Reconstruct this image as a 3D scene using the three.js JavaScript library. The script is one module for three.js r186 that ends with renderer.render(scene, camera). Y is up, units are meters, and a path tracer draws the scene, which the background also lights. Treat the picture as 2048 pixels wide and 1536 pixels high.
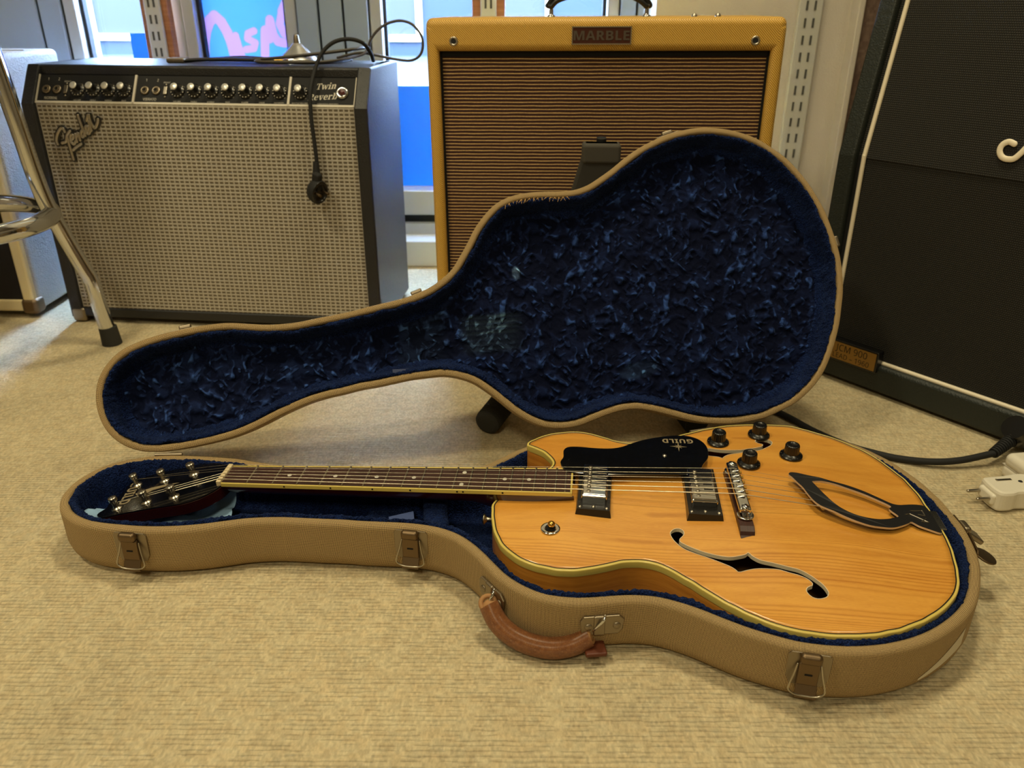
import * as THREE from 'three';
import { RoundedBoxGeometry } from 'three/addons/geometries/RoundedBoxGeometry.js';
import { mergeGeometries } from 'three/addons/utils/BufferGeometryUtils.js';
import { FontLoader } from 'three/addons/loaders/FontLoader.js';
import { TextGeometry } from 'three/addons/geometries/TextGeometry.js';
import { RectAreaLightUniformsLib } from 'three/addons/lights/RectAreaLightUniformsLib.js';
import { Brush, Evaluator, SUBTRACTION } from 'three-bvh-csg';

// ---------------------------------------------------------------- camera, sky, lamps, exposure
const scene = new THREE.Scene();
const camera = new THREE.PerspectiveCamera(51.08, 4 / 3, 0.02, 60);
camera.position.set(0, 0.6, 0);
camera.rotation.set(-0.4383, 0, 0.0043, 'XYZ');
camera.focus = 0.9;
camera.userData.fStop = 8;
scene.add(camera);
const SKY = new THREE.Color().setRGB(0.4, 0.61, 1.0);
scene.background = SKY;
scene.backgroundIntensity = 23;
const renderer = new THREE.WebGLRenderer({ antialias: true });
renderer.toneMapping = THREE.LinearToneMapping;
renderer.toneMappingExposure = 3.65;
renderer.outputColorSpace = THREE.SRGBColorSpace;
renderer.shadowMap.enabled = true;
RectAreaLightUniformsLib.init();
const LAMP = new THREE.Color().setRGB(0.97, 0.84, 0.53);
// x, z, width, depth, strength of the ceiling lamps (their fittings are built with the ceiling)
const LAMPS = [[-1.3, -0.25, 0.3, 0.3, 25, 'square ceiling light above the black amplifier and stool'], [0.2, -1.15, 0.3, 0.3, 21, 'square ceiling light above the open guitar case'], [-0.5, 1.5, 0.6, 0.6, 6.5, 'large square ceiling light at the back of the room'], [1.2, -0.5, 0.3, 0.3, 7, 'square ceiling light above the tall black cabinet']];
const CEIL = 2.6;

// ---------------------------------------------------------------- helpers
const R = (seed) => () => { seed = (seed + 0x6d2b79f5) | 0; let t = Math.imul(seed ^ (seed >>> 15), 1 | seed); t = (t + Math.imul(t ^ (t >>> 7), 61 | t)) ^ t; return ((t ^ (t >>> 14)) >>> 0) / 4294967296; };
const hash = (i, j, s) => { let h = Math.imul(i, 374761393) + Math.imul(j, 668265263) + Math.imul(s, 974711); h = Math.imul(h ^ (h >>> 13), 1274126177); return ((h ^ (h >>> 16)) >>> 0) / 4294967296; };
const fade = (t) => t * t * t * (t * (t * 6 - 15) + 10), lerp = (a, b, t) => a + (b - a) * t, clamp = (x, a = 0, b = 1) => Math.min(b, Math.max(a, x));
const sst = (a, b, x) => { const t = clamp((x - a) / (b - a)); return t * t * (3 - 2 * t); };
const wrap = (i, p) => ((i % p) + p) % p;
function noise(x, y, px = 4096, py = px, s = 0) {   // value noise that repeats every px, py cells; 0..1
  const i = Math.floor(x), j = Math.floor(y), u = fade(x - i), v = fade(y - j), a = wrap(i, px), b = wrap(i + 1, px), c = wrap(j, py), d = wrap(j + 1, py);
  return lerp(lerp(hash(a, c, s), hash(b, c, s), u), lerp(hash(a, d, s), hash(b, d, s), u), v);
}
const fbm = (x, y, px, py, s, n = 4) => { let t = 0, a = 0.5, k = 1, w = 0; for (let i = 0; i < n; i++) { t += a * noise(x * k, y * k, px * k, py * k, s + i); w += a; a *= 0.5; k *= 2; } return t / w; };
function dataTex(w, h, fn, color = true, rx = 1, ry = 1) {   // fn(u, v) -> [r, g, b] in 0..1 (sRGB when color)
  const d = new Uint8Array(w * h * 4);
  for (let j = 0; j < h; j++) for (let i = 0; i < w; i++) {
    const c = fn((i + 0.5) / w, (j + 0.5) / h), k = (j * w + i) * 4, g = Array.isArray(c) ? c : [c, c, c];
    for (let q = 0; q < 3; q++) d[k + q] = clamp(g[q]) * 255;
    d[k + 3] = 255;
  }
  const t = new THREE.DataTexture(d, w, h);
  t.wrapS = t.wrapT = THREE.RepeatWrapping; t.magFilter = THREE.LinearFilter; t.minFilter = THREE.LinearMipmapLinearFilter; t.generateMipmaps = true;
  if (color) t.colorSpace = THREE.SRGBColorSpace;
  t.repeat.set(rx, ry); t.needsUpdate = true;
  return t;
}
function canvasTex(w, h, draw) {
  const c = document.createElement('canvas'); c.width = w; c.height = h;
  draw(c.getContext('2d'), w, h);
  const t = new THREE.CanvasTexture(c); t.colorSpace = THREE.SRGBColorSpace; return t;
}
const mix3 = (a, b, t) => [lerp(a[0], b[0], t), lerp(a[1], b[1], t), lerp(a[2], b[2], t)];
const rgb = (r, g, b) => [r / 255, g / 255, b / 255];
const std = (o) => new THREE.MeshStandardMaterial(o), phy = (o) => new THREE.MeshPhysicalMaterial(o);
const taken = {};
const numbered = (n) => { taken[n] = (taken[n] ?? -1) + 1; return taken[n] ? n + '_' + String(taken[n]).padStart(3, '0') : n; };
function mesh(name, geo, mat, parent) {
  const m = new THREE.Mesh(geo, mat); m.name = name; m.castShadow = m.receiveShadow = true; if (parent) parent.add(m); return m;
}
function part(name, parent, label) { const g = new THREE.Group(); g.name = name; if (label) g.userData.label = label; parent.add(g); return g; }
function tag(o, label, category, group) { o.userData.label = label; o.userData.category = category; if (group) o.userData.group = group; return o; }
function thing(name, label, category, [x, y, z] = [0, 0, 0], ry = 0, group) {
  const g = new THREE.Group(); g.name = numbered(name); g.position.set(x, y, z); g.rotation.y = ry; scene.add(g); return tag(g, label, category, group);
}
function structure(name, geo, mat) { const m = mesh(numbered(name), geo, mat, scene); m.userData.kind = 'structure'; return m; }
const V = (x, y, z) => new THREE.Vector3(x, y, z);
const merge = (list) => mergeGeometries(list.map((g) => { const q = g.index ? g.toNonIndexed() : g; for (const k of Object.keys(q.attributes)) if (!['position', 'normal', 'uv'].includes(k)) q.deleteAttribute(k); return q; }));
const at = (g, x, y, z) => g.translate(x, y, z);
const box = (w, h, d, x = 0, y = 0, z = 0, r = 0, seg = 2) => (r ? boxUV(new RoundedBoxGeometry(w, h, d, seg, r)) : boxUV(new THREE.BoxGeometry(w, h, d))).translate(x, y, z);
function boxUV(g) {   // uv in metres, by the dominant axis of each normal
  g = g.index ? g.toNonIndexed() : g;
  const p = g.attributes.position, n = g.attributes.normal, uv = new Float32Array(p.count * 2);
  for (let i = 0; i < p.count; i += 3) {
    const a = [0, 0, 0]; for (let k = 0; k < 3; k++) { a[0] += n.getX(i + k); a[1] += n.getY(i + k); a[2] += n.getZ(i + k); }
    const [x, y, z] = a.map(Math.abs), ax = x > y && x > z ? 0 : y > z ? 1 : 2;
    for (let k = 0; k < 3; k++) { const q = [p.getX(i + k), p.getY(i + k), p.getZ(i + k)]; uv[2 * (i + k)] = ax === 0 ? q[2] : q[0]; uv[2 * (i + k) + 1] = ax === 1 ? q[2] : q[1]; }
  }
  g.setAttribute('uv', new THREE.BufferAttribute(uv, 2)); g.clearGroups(); return g;
}
function tube(pts, r, o = {}) {
  const c = new THREE.CatmullRomCurve3(pts.map((p) => (p.isVector3 ? p : V(...p))), o.closed ?? false, o.type ?? 'catmullrom', o.tension ?? 0.5);
  const t = new THREE.TubeGeometry(c, o.seg ?? Math.max(12, pts.length * 8), r, o.rad ?? 10, o.closed ?? false);
  if (o.closed || o.caps === false) return t;
  const L = [t];
  for (const k of [0, 1]) { const p = c.getPointAt(k); L.push(new THREE.SphereGeometry(r, o.rad ?? 10, 6).translate(p.x, p.y, p.z)); }
  return merge(L);
}
const rod = (a, b, r0, r1 = r0, seg = 18) => {   // a straight round bar from a to b
  const A = V(...a), B = V(...b), d = B.clone().sub(A), g = new THREE.CylinderGeometry(r1, r0, d.length(), seg, 1);
  g.applyQuaternion(new THREE.Quaternion().setFromUnitVectors(V(0, 1, 0), d.clone().normalize())); const m = A.add(B).multiplyScalar(0.5); return g.translate(m.x, m.y, m.z);
};
const lathe = (pts, seg = 32) => new THREE.LatheGeometry(pts.map(([r, y]) => new THREE.Vector2(Math.max(r, 1e-5), y)), seg);
function poly(pts) { const s = new THREE.Shape(); pts.forEach(([x, y], i) => (i ? s.lineTo(x, y) : s.moveTo(x, y))); s.closePath(); return s; }
// a flat plate lying level: outline in (x, z), bottom at y0
function plate(pts, y0, th, holes = [], bevel = 0) {
  const f = (P) => P.map(([x, z]) => [x, -z]), s = poly(f(pts)); for (const h of holes) s.holes.push(new THREE.Path(f(h).map(([x, y]) => new THREE.Vector2(x, y))));
  const g = new THREE.ExtrudeGeometry(s, { depth: th - 2 * bevel, bevelEnabled: bevel > 0, bevelThickness: bevel, bevelSize: bevel, bevelOffset: -bevel, bevelSegments: 2, curveSegments: 12 });
  return g.translate(0, 0, bevel).rotateX(-Math.PI / 2).translate(0, y0, 0);
}
function slab(pts, th, bevel = 0) {   // upright plate in the xy plane, its back at z = 0
  const g = new THREE.ExtrudeGeometry(poly(pts), { depth: th - 2 * bevel, bevelEnabled: bevel > 0, bevelThickness: bevel, bevelSize: bevel, bevelOffset: -bevel, bevelSegments: 2 }); return g.translate(0, 0, bevel);
}
const spin = (g, x = 0, y = 0, z = 0) => g.rotateX(x).rotateY(y).rotateZ(z);
function smoothLoop(pts, n, scale = 0.001) {   // closed outline resampled to n even points
  const c = new THREE.CatmullRomCurve3(pts.map(([x, y]) => V(x * scale, y * scale, 0)), true, 'centripetal'); c.arcLengthDivisions = n * 4;
  const L = c.getSpacedPoints(n).slice(0, n).map((p) => [p.x, p.y]);
  return L;
}
function loopNormals(L) {
  const n = L.length; let A = 0; for (let i = 0; i < n; i++) { const [x, y] = L[i], [X, Y] = L[(i + 1) % n]; A += x * Y - X * y; }
  const s = A > 0 ? 1 : -1;
  return L.map((_, i) => { const a = L[(i + n - 2) % n], b = L[(i + 2) % n], dx = b[0] - a[0], dy = b[1] - a[1], l = Math.hypot(dx, dy) || 1; return [(s * dy) / l, (-s * dx) / l]; });
}
// sweeps profile [[outward offset, height], ...] round a closed outline in (x, z); bump(i, k) may push a point outward and up
function sweep(L, prof, push) {
  const n = L.length, N = loopNormals(L), m = prof.length, pos = [], uv = [], idx = []; let len = [0];
  for (let i = 0; i < n; i++) len.push(len[i] + Math.hypot(L[(i + 1) % n][0] - L[i][0], L[(i + 1) % n][1] - L[i][1]));
  let pl = [0]; for (let k = 1; k < m; k++) pl.push(pl[k - 1] + Math.hypot(prof[k][0] - prof[k - 1][0], prof[k][1] - prof[k - 1][1]));
  for (let i = 0; i <= n; i++) for (let k = 0; k < m; k++) {
    const q = i % n, d = push ? push(q, k, len[q], pl[k]) : [0, 0], o = prof[k][0] + d[0];
    pos.push(L[q][0] + N[q][0] * o, prof[k][1] + d[1], L[q][1] + N[q][1] * o); uv.push(len[i], pl[k]);
  }
  let A = 0; for (let i = 0; i < n; i++) { const [x, y] = L[i], [X, Y] = L[(i + 1) % n]; A += x * Y - X * y; }
  for (let i = 0; i < n; i++) for (let k = 0; k < m - 1; k++) { const a = i * m + k, b = a + m; if (A > 0) idx.push(a, a + 1, b, b, a + 1, b + 1); else idx.push(a, b, a + 1, b, b + 1, a + 1); }
  const g = new THREE.BufferGeometry(); g.setAttribute('position', new THREE.Float32BufferAttribute(pos, 3)); g.setAttribute('uv', new THREE.Float32BufferAttribute(uv, 2)); g.setIndex(idx); g.computeVertexNormals();
  const no = g.attributes.normal; for (let k = 0; k < m; k++) { const a = k, b = n * m + k, v = V(no.getX(a) + no.getX(b), no.getY(a) + no.getY(b), no.getZ(a) + no.getZ(b)).normalize(); no.setXYZ(a, v.x, v.y, v.z); no.setXYZ(b, v.x, v.y, v.z); }
  return g;
}
const offsetLoop = (L, o) => { const N = loopNormals(L); return L.map(([x, y], i) => [x + N[i][0] * o, y + N[i][1] * o]); };
function cap(L, y, up = true) {
  const g = new THREE.ShapeGeometry(poly(L.map(([x, z]) => [x, -z]))); g.rotateX(-Math.PI / 2); if (!up) { const ix = g.index.array; for (let i = 0; i < ix.length; i += 3) { const t = ix[i]; ix[i] = ix[i + 1]; ix[i + 1] = t; } g.computeVertexNormals(); }
  const p = g.attributes.position, uv = g.attributes.uv; for (let i = 0; i < p.count; i++) uv.setXY(i, p.getX(i), p.getZ(i)); return g.translate(0, y, 0);
}
function inLoop(L, x, y) { let c = false; for (let i = 0, j = L.length - 1; i < L.length; j = i++) { const [a, b] = L[i], [d, e] = L[j]; if (b > y !== e > y && x < ((d - a) * (y - b)) / (e - b) + a) c = !c; } return c; }
function distLoop(L, x, y) { let m = 9; for (const [a, b] of L) { const d = (a - x) ** 2 + (b - y) ** 2; if (d < m) m = d; } return Math.sqrt(m); }
// the coordinates below were taken in millimetres

const CASE_RIM = [[171, 161],[148, 159],[125, 159],[102, 161],[79, 163],[56, 162],[34, 159],[11, 155],[-12, 150],[-34, 143],[-54, 134],[-70, 120],[-81, 102],[-85, 81],[-82, 59],[-73, 39],[-58, 24],[-39, 15],[-18, 12],[5, 13],[28, 16],[51, 20],[74, 25],[96, 32],[117, 41],[138, 51],[159, 60],[181, 68],[204, 74],[226, 78],[249, 83],[272, 86],[295, 90],[318, 94],[341, 96],[364, 97],[386, 93],[407, 85],[426, 72],[444, 57],[461, 42],[480, 29],[500, 20],[522, 17],[544, 19],[566, 26],[587, 33],[609, 38],[632, 39],[654, 35],[676, 29],[698, 22],[721, 16],[744, 13],[767, 12],[790, 14],[813, 18],[834, 26],[855, 35],[874, 48],[891, 64],[904, 82],[914, 102],[923, 124],[930, 146],[935, 169],[939, 191],[940, 215],[939, 238],[935, 260],[929, 283],[922, 305],[912, 326],[901, 346],[887, 365],[872, 382],[854, 396],[835, 409],[814, 418],[792, 424],[769, 427],[746, 427],[723, 423],[701, 417],[680, 408],[659, 397],[640, 384],[622, 370],[603, 357],[583, 345],[562, 338],[540, 336],[517, 336],[494, 335],[473, 331],[453, 322],[437, 307],[423, 289],[412, 269],[400, 249],[387, 230],[370, 215],[351, 203],[330, 194],[308, 188],[285, 183],[262, 178],[240, 173],[217, 169],[194, 165]];
const BASE_RIM = [[171, 162],[148, 160],[125, 160],[102, 163],[79, 166],[56, 167],[33, 166],[10, 163],[-12, 158],[-34, 152],[-55, 143],[-73, 129],[-86, 110],[-92, 88],[-90, 66],[-81, 45],[-66, 28],[-45, 18],[-23, 13],[-0, 13],[23, 16],[45, 20],[68, 25],[90, 31],[111, 40],[133, 48],[154, 57],[175, 65],[198, 71],[220, 77],[242, 81],[265, 85],[288, 89],[311, 92],[333, 95],[356, 95],[379, 92],[401, 85],[421, 74],[440, 60],[458, 46],[477, 34],[498, 24],[520, 20],[543, 21],[566, 26],[588, 32],[611, 36],[634, 36],[656, 33],[679, 28],[701, 22],[724, 17],[746, 14],[769, 14],[792, 15],[815, 19],[837, 26],[858, 35],[878, 46],[895, 61],[910, 79],[921, 99],[930, 120],[935, 143],[939, 166],[940, 188],[940, 211],[937, 234],[934, 257],[928, 279],[920, 301],[910, 322],[898, 341],[884, 360],[869, 377],[851, 392],[832, 404],[812, 414],[790, 422],[767, 427],[745, 429],[722, 428],[699, 424],[677, 417],[656, 406],[637, 394],[619, 380],[601, 365],[582, 352],[562, 342],[539, 337],[516, 336],[493, 336],[471, 333],[449, 325],[431, 311],[416, 293],[405, 273],[395, 253],[383, 233],[368, 215],[350, 202],[329, 193],[306, 187],[284, 183],[261, 179],[239, 174],[216, 170],[193, 166]];
const BODY = [[342, 25],[339, 34],[340, 43],[341, 53],[343, 63],[345, 73],[348, 83],[352, 92],[356, 101],[362, 109],[369, 116],[377, 123],[386, 128],[396, 132],[406, 134],[415, 136],[426, 136],[436, 135],[446, 132],[455, 129],[465, 125],[474, 121],[483, 117],[493, 115],[503, 114],[513, 115],[523, 118],[532, 123],[540, 129],[548, 136],[556, 142],[563, 149],[571, 156],[579, 163],[586, 169],[595, 175],[603, 181],[612, 186],[621, 191],[631, 195],[641, 198],[651, 200],[661, 201],[671, 202],[681, 202],[691, 201],[701, 200],[712, 198],[721, 196],[731, 192],[741, 189],[750, 184],[759, 179],[768, 174],[776, 168],[784, 162],[792, 155],[799, 148],[806, 140],[812, 132],[817, 123],[821, 114],[824, 104],[827, 94],[829, 84],[831, 74],[833, 64],[834, 54],[835, 43],[835, 33],[835, 23],[835, 13],[834, 2],[834, -8],[833, -18],[833, -28],[832, -39],[830, -49],[828, -59],[826, -69],[822, -78],[818, -88],[814, -97],[810, -106],[805, -115],[799, -124],[793, -132],[785, -139],[778, -146],[770, -153],[762, -159],[753, -164],[744, -169],[735, -174],[726, -178],[717, -182],[707, -183],[697, -183],[686, -183],[676, -182],[666, -181],[656, -180],[646, -178],[636, -176],[626, -173],[616, -169],[607, -165],[598, -161],[589, -156],[580, -151],[571, -146],[562, -141],[553, -136],[544, -131],[534, -127],[525, -122],[515, -119],[506, -117],[496, -116],[486, -118],[476, -121],[467, -126],[458, -130],[449, -134],[439, -137],[429, -138],[419, -137],[409, -134],[399, -131],[390, -126],[382, -120],[375, -113],[369, -107],[368, -102],[374, -99],[382, -94],[390, -88],[396, -80],[401, -72],[404, -63],[403, -55],[399, -47],[393, -39],[386, -32],[379, -24],[373, -16],[366, -8],[360, -0],[353, 8],[347, 16]];
const F_HOLE = [[537, 71],[539, 67],[543, 64],[548, 64],[551, 67],[551, 73],[548, 77],[546, 80],[546, 83],[553, 89],[563, 95],[573, 100],[585, 104],[597, 106],[607, 104],[613, 102],[616, 99],[618, 103],[626, 110],[638, 114],[652, 119],[664, 123],[672, 129],[678, 135],[683, 141],[685, 146],[686, 150],[685, 153],[683, 156],[679, 158],[675, 159],[670, 158],[667, 155],[665, 150],[666, 147],[669, 144],[672, 143],[673, 140],[670, 135],[662, 130],[653, 127],[643, 123],[633, 122],[622, 122],[612, 124],[602, 127],[600, 124],[596, 120],[585, 113],[572, 106],[560, 100],[550, 94],[543, 86],[539, 79]];
const PICKGUARD = [[411, -34],[414, -46],[414, -63],[419, -70],[432, -72],[448, -71],[463, -71],[476, -73],[487, -78],[496, -85],[509, -94],[522, -101],[540, -108],[556, -112],[570, -112],[581, -107],[588, -99],[592, -87],[592, -73],[590, -61],[584, -49],[578, -35],[568, -24],[553, -22],[515, -18],[475, -14],[441, -13],[420, -16]];
const TAIL_OUT = [[680, -31],[683, -35],[689, -35],[705, -30],[726, -25],[745, -22],[763, -16],[778, -8],[791, -1],[799, -1],[812, -6],[822, -9],[831, -9],[834, 9],[834, 25],[834, 38],[832, 40],[819, 37],[810, 34],[803, 29],[800, 32],[790, 40],[777, 48],[764, 51],[751, 52],[738, 49],[726, 44],[717, 39],[708, 33],[703, 29],[698, 21],[694, 8],[691, -5],[686, -17],[683, -25]];
const TAIL_IN = [[704, -18],[713, -20],[729, -20],[743, -16],[761, -10],[773, -4],[788, 6],[784, 11],[790, 21],[791, 23],[784, 28],[775, 33],[763, 37],[750, 38],[738, 36],[726, 29],[718, 19],[713, 8],[708, -6],[705, -15]];
const EMBLEM = [[800, 17],[806, 14],[824, 24],[816, 25],[823, 18],[809, 7],[814, 6],[824, 2],[824, 12],[816, 12]];
const KNOBS = [[612, -126],[668, -151],[697, -93],[641, -67]];
const POSTS = [[-125, -6],[-88, -8],[-51, -15],[-124, 44],[-88, 38],[-53, 34]];
const HEAD = [[-4, 20],[-14, 39],[-36, 48],[-74, 50],[-113, 54],[-141, 55],[-147, 49],[-145, 32],[-137, 12],[-136, -10],[-129, -23],[-85, -36],[-59, -38],[-7, -26]];

// ---------------------------------------------------------------- materials
const ridge = (v) => 1 - Math.abs(2 * v - 1);
// carpet: rows of short corded loops across the room, 5.6 mm apart; a tile is 0.72 m
const carpetRow = (u, v) => {
  const rows = 128, y = v * rows + 0.3 * (fbm(u * 40, v * 128, 40, 128, 3, 2) - 0.5), j = Math.floor(y), f = y - j;
  const cut = 0.15 + 0.85 * sst(0.42, 0.7, noise(u * 46 + hash(wrap(j, rows), 1, 5) * 46, j, 46, rows, 9));
  return { groove: 1 - sst(0.0, 0.3, Math.min(f, 1 - f)) * 1, cut, j };
};
const carpetMap = dataTex(2048, 2048, (u, v) => {
  const { groove, cut } = carpetRow(u, v), n = fbm(u * 300, v * 170, 300, 170, 21, 2), big = fbm(u * 7, v * 7, 7, 7, 33, 3);
  const k = 0.98 - 0.075 * groove * cut + 0.22 * (n - 0.5) + 0.10 * (big - 0.5);
  const c = mix3(rgb(196, 178, 142), rgb(200, 187, 154), noise(u * 90, v * 128, 90, 128, 40)); return c.map((x) => x * k);
});
const carpetBump = dataTex(2048, 2048, (u, v) => { const { groove, cut } = carpetRow(u, v); return 0.75 - 0.6 * groove * cut + 0.35 * (fbm(u * 300, v * 200, 300, 200, 21, 2) - 0.5); }, false);
for (const t of [carpetMap, carpetBump]) t.repeat.set(1 / 0.72, 1 / 0.72);
const M = {};
M.carpet = std({ map: carpetMap, bumpMap: carpetBump, bumpScale: 0.0013, roughness: 0.95 });
// tweed cloth of the guitar case: pale and brown threads in a diagonal check, 1.5 mm apart
const CH = 0.0025;
const tweedCell = (u, v) => { const a = (u + v) * 8, b = (u - v) * 8, f = (Math.sin(Math.PI * 2 * a * 0.5) * Math.sin(Math.PI * 2 * b * 0.5)); return f; };
const tweedMap = dataTex(256, 256, (u, v) => { const f = tweedCell(u, v), n = fbm(u * 60, v * 60, 60, 60, 4, 2) - 0.5; return mix3(rgb(58, 36, 15), rgb(226, 195, 138), clamp(sst(-0.22, 0.3, f + 0.02) + n * 0.35)); });
const tweedBump = dataTex(256, 256, (u, v) => 0.5 + 0.4 * tweedCell(u, v), false);
for (const t of [tweedMap, tweedBump]) t.repeat.set(1 / (CH * 4), 1 / (CH * 4));
M.tweed = std({ map: tweedMap, bumpMap: tweedBump, bumpScale: 0.0004, roughness: 0.75 });
// blue plush: creased pile
// short creases run several ways; which way wins changes from patch to patch
const creaseAt = (u, v) => {
  const w1 = 0.9 * (fbm(u * 14, v * 14, 14, 14, 51, 2) - 0.5), w2 = 0.9 * (fbm(u * 14, v * 14, 14, 14, 77, 2) - 0.5);
  const lay = (x, y, px, py, s) => sst(0.56, 0.86, noise(x + w1 * px * 0.03, y + w2 * py * 0.03, px, py, s));
  const a = lay((u + v) * 46, (u - v) * 18, 46, 18, 3), b = lay((2 * u - v) * 19, (u + 2 * v) * 9, 19, 9, 17), c = lay((2 * u + v) * 9, (u - 2 * v) * 22, 9, 22, 29), d = lay(u * 58, v * 26, 58, 26, 37);
  const m1 = noise(u * 9, v * 9, 9, 9, 41), m2 = noise(u * 11, v * 11, 11, 11, 43), patch = fbm(u * 22 + w1 * 2, v * 22 + w2 * 2, 22, 22, 200, 3);
  const A = lerp(lerp(a, b, sst(0.4, 0.6, m1)), lerp(c, d, sst(0.4, 0.6, m1)), sst(0.4, 0.6, m2)), gate = noise(u * 26, v * 26, 26, 26, 210);
  return { a: A * sst(0.25, 0.65, gate), b: lay((u - v) * 46, (u + v) * 24, 46, 24, 61) * sst(0.5, 0.8, noise(u * 18, v * 18, 18, 18, 216)), patch };
};
const velvetBump = dataTex(1024, 1024, (u, v) => { const c = creaseAt(u, v); return 0.2 + 0.6 * c.a + 0.3 * c.b + 0.6 * (c.patch - 0.5) + 0.06 * (noise(u * 500, v * 500, 500, 500, 8) - 0.5); }, false);
const velvetMap = dataTex(1024, 1024, (u, v) => {   // the pile lies over in flecks, paler where it is pressed flat
  const c = creaseAt(u, v), n = noise(u * 420, v * 420, 420, 420, 9) - 0.5, k = clamp(0.95 * c.a * (0.35 + 0.65 * sst(0.4, 0.62, c.patch)) + 0.45 * c.b + 0.22 * sst(0.45, 0.75, c.patch) + 0.10 * n);
  return mix3(rgb(5, 11, 34), rgb(46, 72, 134), k);
});
for (const t of [velvetMap, velvetBump]) t.repeat.set(1 / 0.24, 1 / 0.24);
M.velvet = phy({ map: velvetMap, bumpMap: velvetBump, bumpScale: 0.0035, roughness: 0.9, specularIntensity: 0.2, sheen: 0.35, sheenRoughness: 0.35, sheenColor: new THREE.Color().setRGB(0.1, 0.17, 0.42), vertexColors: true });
const plushBump = dataTex(512, 512, (u, v) => fbm(u * 90, v * 90, 90, 90, 18, 3), false);
const plushMap = dataTex(512, 512, (u, v) => mix3(rgb(7, 16, 46), rgb(34, 56, 112), clamp(0.5 * fbm(u * 10, v * 10, 10, 10, 61, 3) + 0.7 * (noise(u * 160, v * 160, 160, 160, 5) - 0.2))));
for (const t of [plushBump, plushMap]) t.repeat.set(1 / 0.14, 1 / 0.14);
M.plush = phy({ map: plushMap, bumpMap: plushBump, bumpScale: 0.004, roughness: 0.95, specularIntensity: 0.2, sheen: 0.5, sheenRoughness: 0.4, sheenColor: new THREE.Color().setRGB(0.1, 0.17, 0.42) });
// spruce top, grain along the neck; the tile spans the whole body
const grain = (s, t, warp = 0.004) => {
  const q = t + warp * (fbm(s * 3, t * 7, 64, 64, 11, 2) - 0.5) + 0.0005 * (noise(s * 22, t * 60, 512, 512, 14) - 0.5);
  const wide = 0.0010 + 0.0018 * sst(0.06, 0.19, t), ph = q / wide;
  return { line: Math.pow(ridge(wrap01(ph)), 3), ph };
};
const wrap01 = (x) => x - Math.floor(x);
const spruceMap = dataTex(2048, 1792, (u, v) => {
  const s = u * 0.52, t = (v - 0.5) * 0.46, g = grain(s, t), j = Math.floor(g.ph), str = 0.5 + 0.5 * hash(j, 3, 71), fib = noise(s * 260, t * 3800, 4096, 4096, 19), band = fbm(s * 3, t * 32, 64, 64, 28, 3), fl = fbm(s * 30, t * 160, 256, 256, 35, 2);
  const dark = clamp(0.75 * g.line * str * (0.55 + 0.45 * noise(s * 9, t * 140, 256, 256, 77)) + 0.2 * (fib - 0.5) + 0.6 * (band - 0.55) + 0.2 * (fl - 0.5) + 0.14), knot = Math.pow(clamp(fbm(s * 26, t * 70, 256, 256, 97, 2) - 0.72) * 3.4, 2);
  return mix3(mix3(rgb(230, 167, 72), rgb(180, 108, 28), dark), rgb(150, 84, 24), clamp(knot * 0.7));
});
spruceMap.wrapS = spruceMap.wrapT = THREE.ClampToEdgeWrapping;
M.spruce = phy({ map: spruceMap, roughness: 0.35, clearcoat: 0.7, clearcoatRoughness: 0.16 });
const mapleMap = dataTex(512, 512, (u, v) => { const n = fbm(u * 3, v * 40, 3, 40, 6, 3), f = noise(u * 60, v * 200, 60, 200, 7); return mix3(rgb(238, 164, 66), rgb(196, 120, 40), clamp(n * 0.9 + f * 0.25 - 0.1)); });
mapleMap.repeat.set(2, 6);
M.maple = phy({ map: mapleMap, roughness: 0.35, clearcoat: 0.6, clearcoatRoughness: 0.18 });
M.inside = std({ color: '#7d5a34', roughness: 0.9 });
M.binding = phy({ color: '#dcc668', roughness: 0.4, clearcoat: 0.4, clearcoatRoughness: 0.2 });
M.bindingPale = phy({ color: '#e8dcc0', roughness: 0.45 });
M.purfling = std({ color: '#14100c', roughness: 0.5 });
const woodMap = (a, b, seed, sx, sy) => dataTex(512, 512, (u, v) => mix3(a, b, clamp(fbm(u * 4, v * sx, 4, sx, seed, 4) * 0.8 + 0.45 * (noise(u * 30, v * sy, 30, sy, seed + 9) - 0.35))));
const rosewoodMap = woodMap(rgb(76, 44, 36), rgb(38, 20, 18), 41, 24, 220); rosewoodMap.repeat.set(4, 12);
M.rosewood = phy({ map: rosewoodMap, roughness: 0.42 });
M.mahogany = phy({ color: '#2c0906', roughness: 0.25, clearcoat: 0.7, clearcoatRoughness: 0.1 });
M.headBlack = phy({ color: '#070708', roughness: 0.18, clearcoat: 0.8, clearcoatRoughness: 0.08 });
M.chrome = std({ color: '#d6d8da', metalness: 1, roughness: 0.1 });
M.nickel = std({ color: '#b9b2a4', metalness: 1, roughness: 0.28 });
M.agedNickel = std({ color: '#978b78', metalness: 1, roughness: 0.42 });
M.darkSteel = std({ color: '#79664f', metalness: 1, roughness: 0.45 });
M.brass = std({ color: '#c9a252', metalness: 1, roughness: 0.25 });
M.string = std({ color: '#d0c6b0', metalness: 1, roughness: 0.3 });
M.pearl = phy({ color: '#d9d6cc', roughness: 0.25, clearcoat: 0.5 });
M.bone = std({ color: '#e0cda6', roughness: 0.5 });
M.plasticBlack = phy({ color: '#0a0a0b', roughness: 0.3, clearcoat: 0.3, clearcoatRoughness: 0.2 });
M.guard = phy({ color: '#06070a', roughness: 0.16, clearcoat: 0.6, clearcoatRoughness: 0.05 });
M.gold = std({ color: '#a8987a', roughness: 0.5, metalness: 0.4 });
M.rubber = std({ color: '#17181a', roughness: 0.75 });
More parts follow.
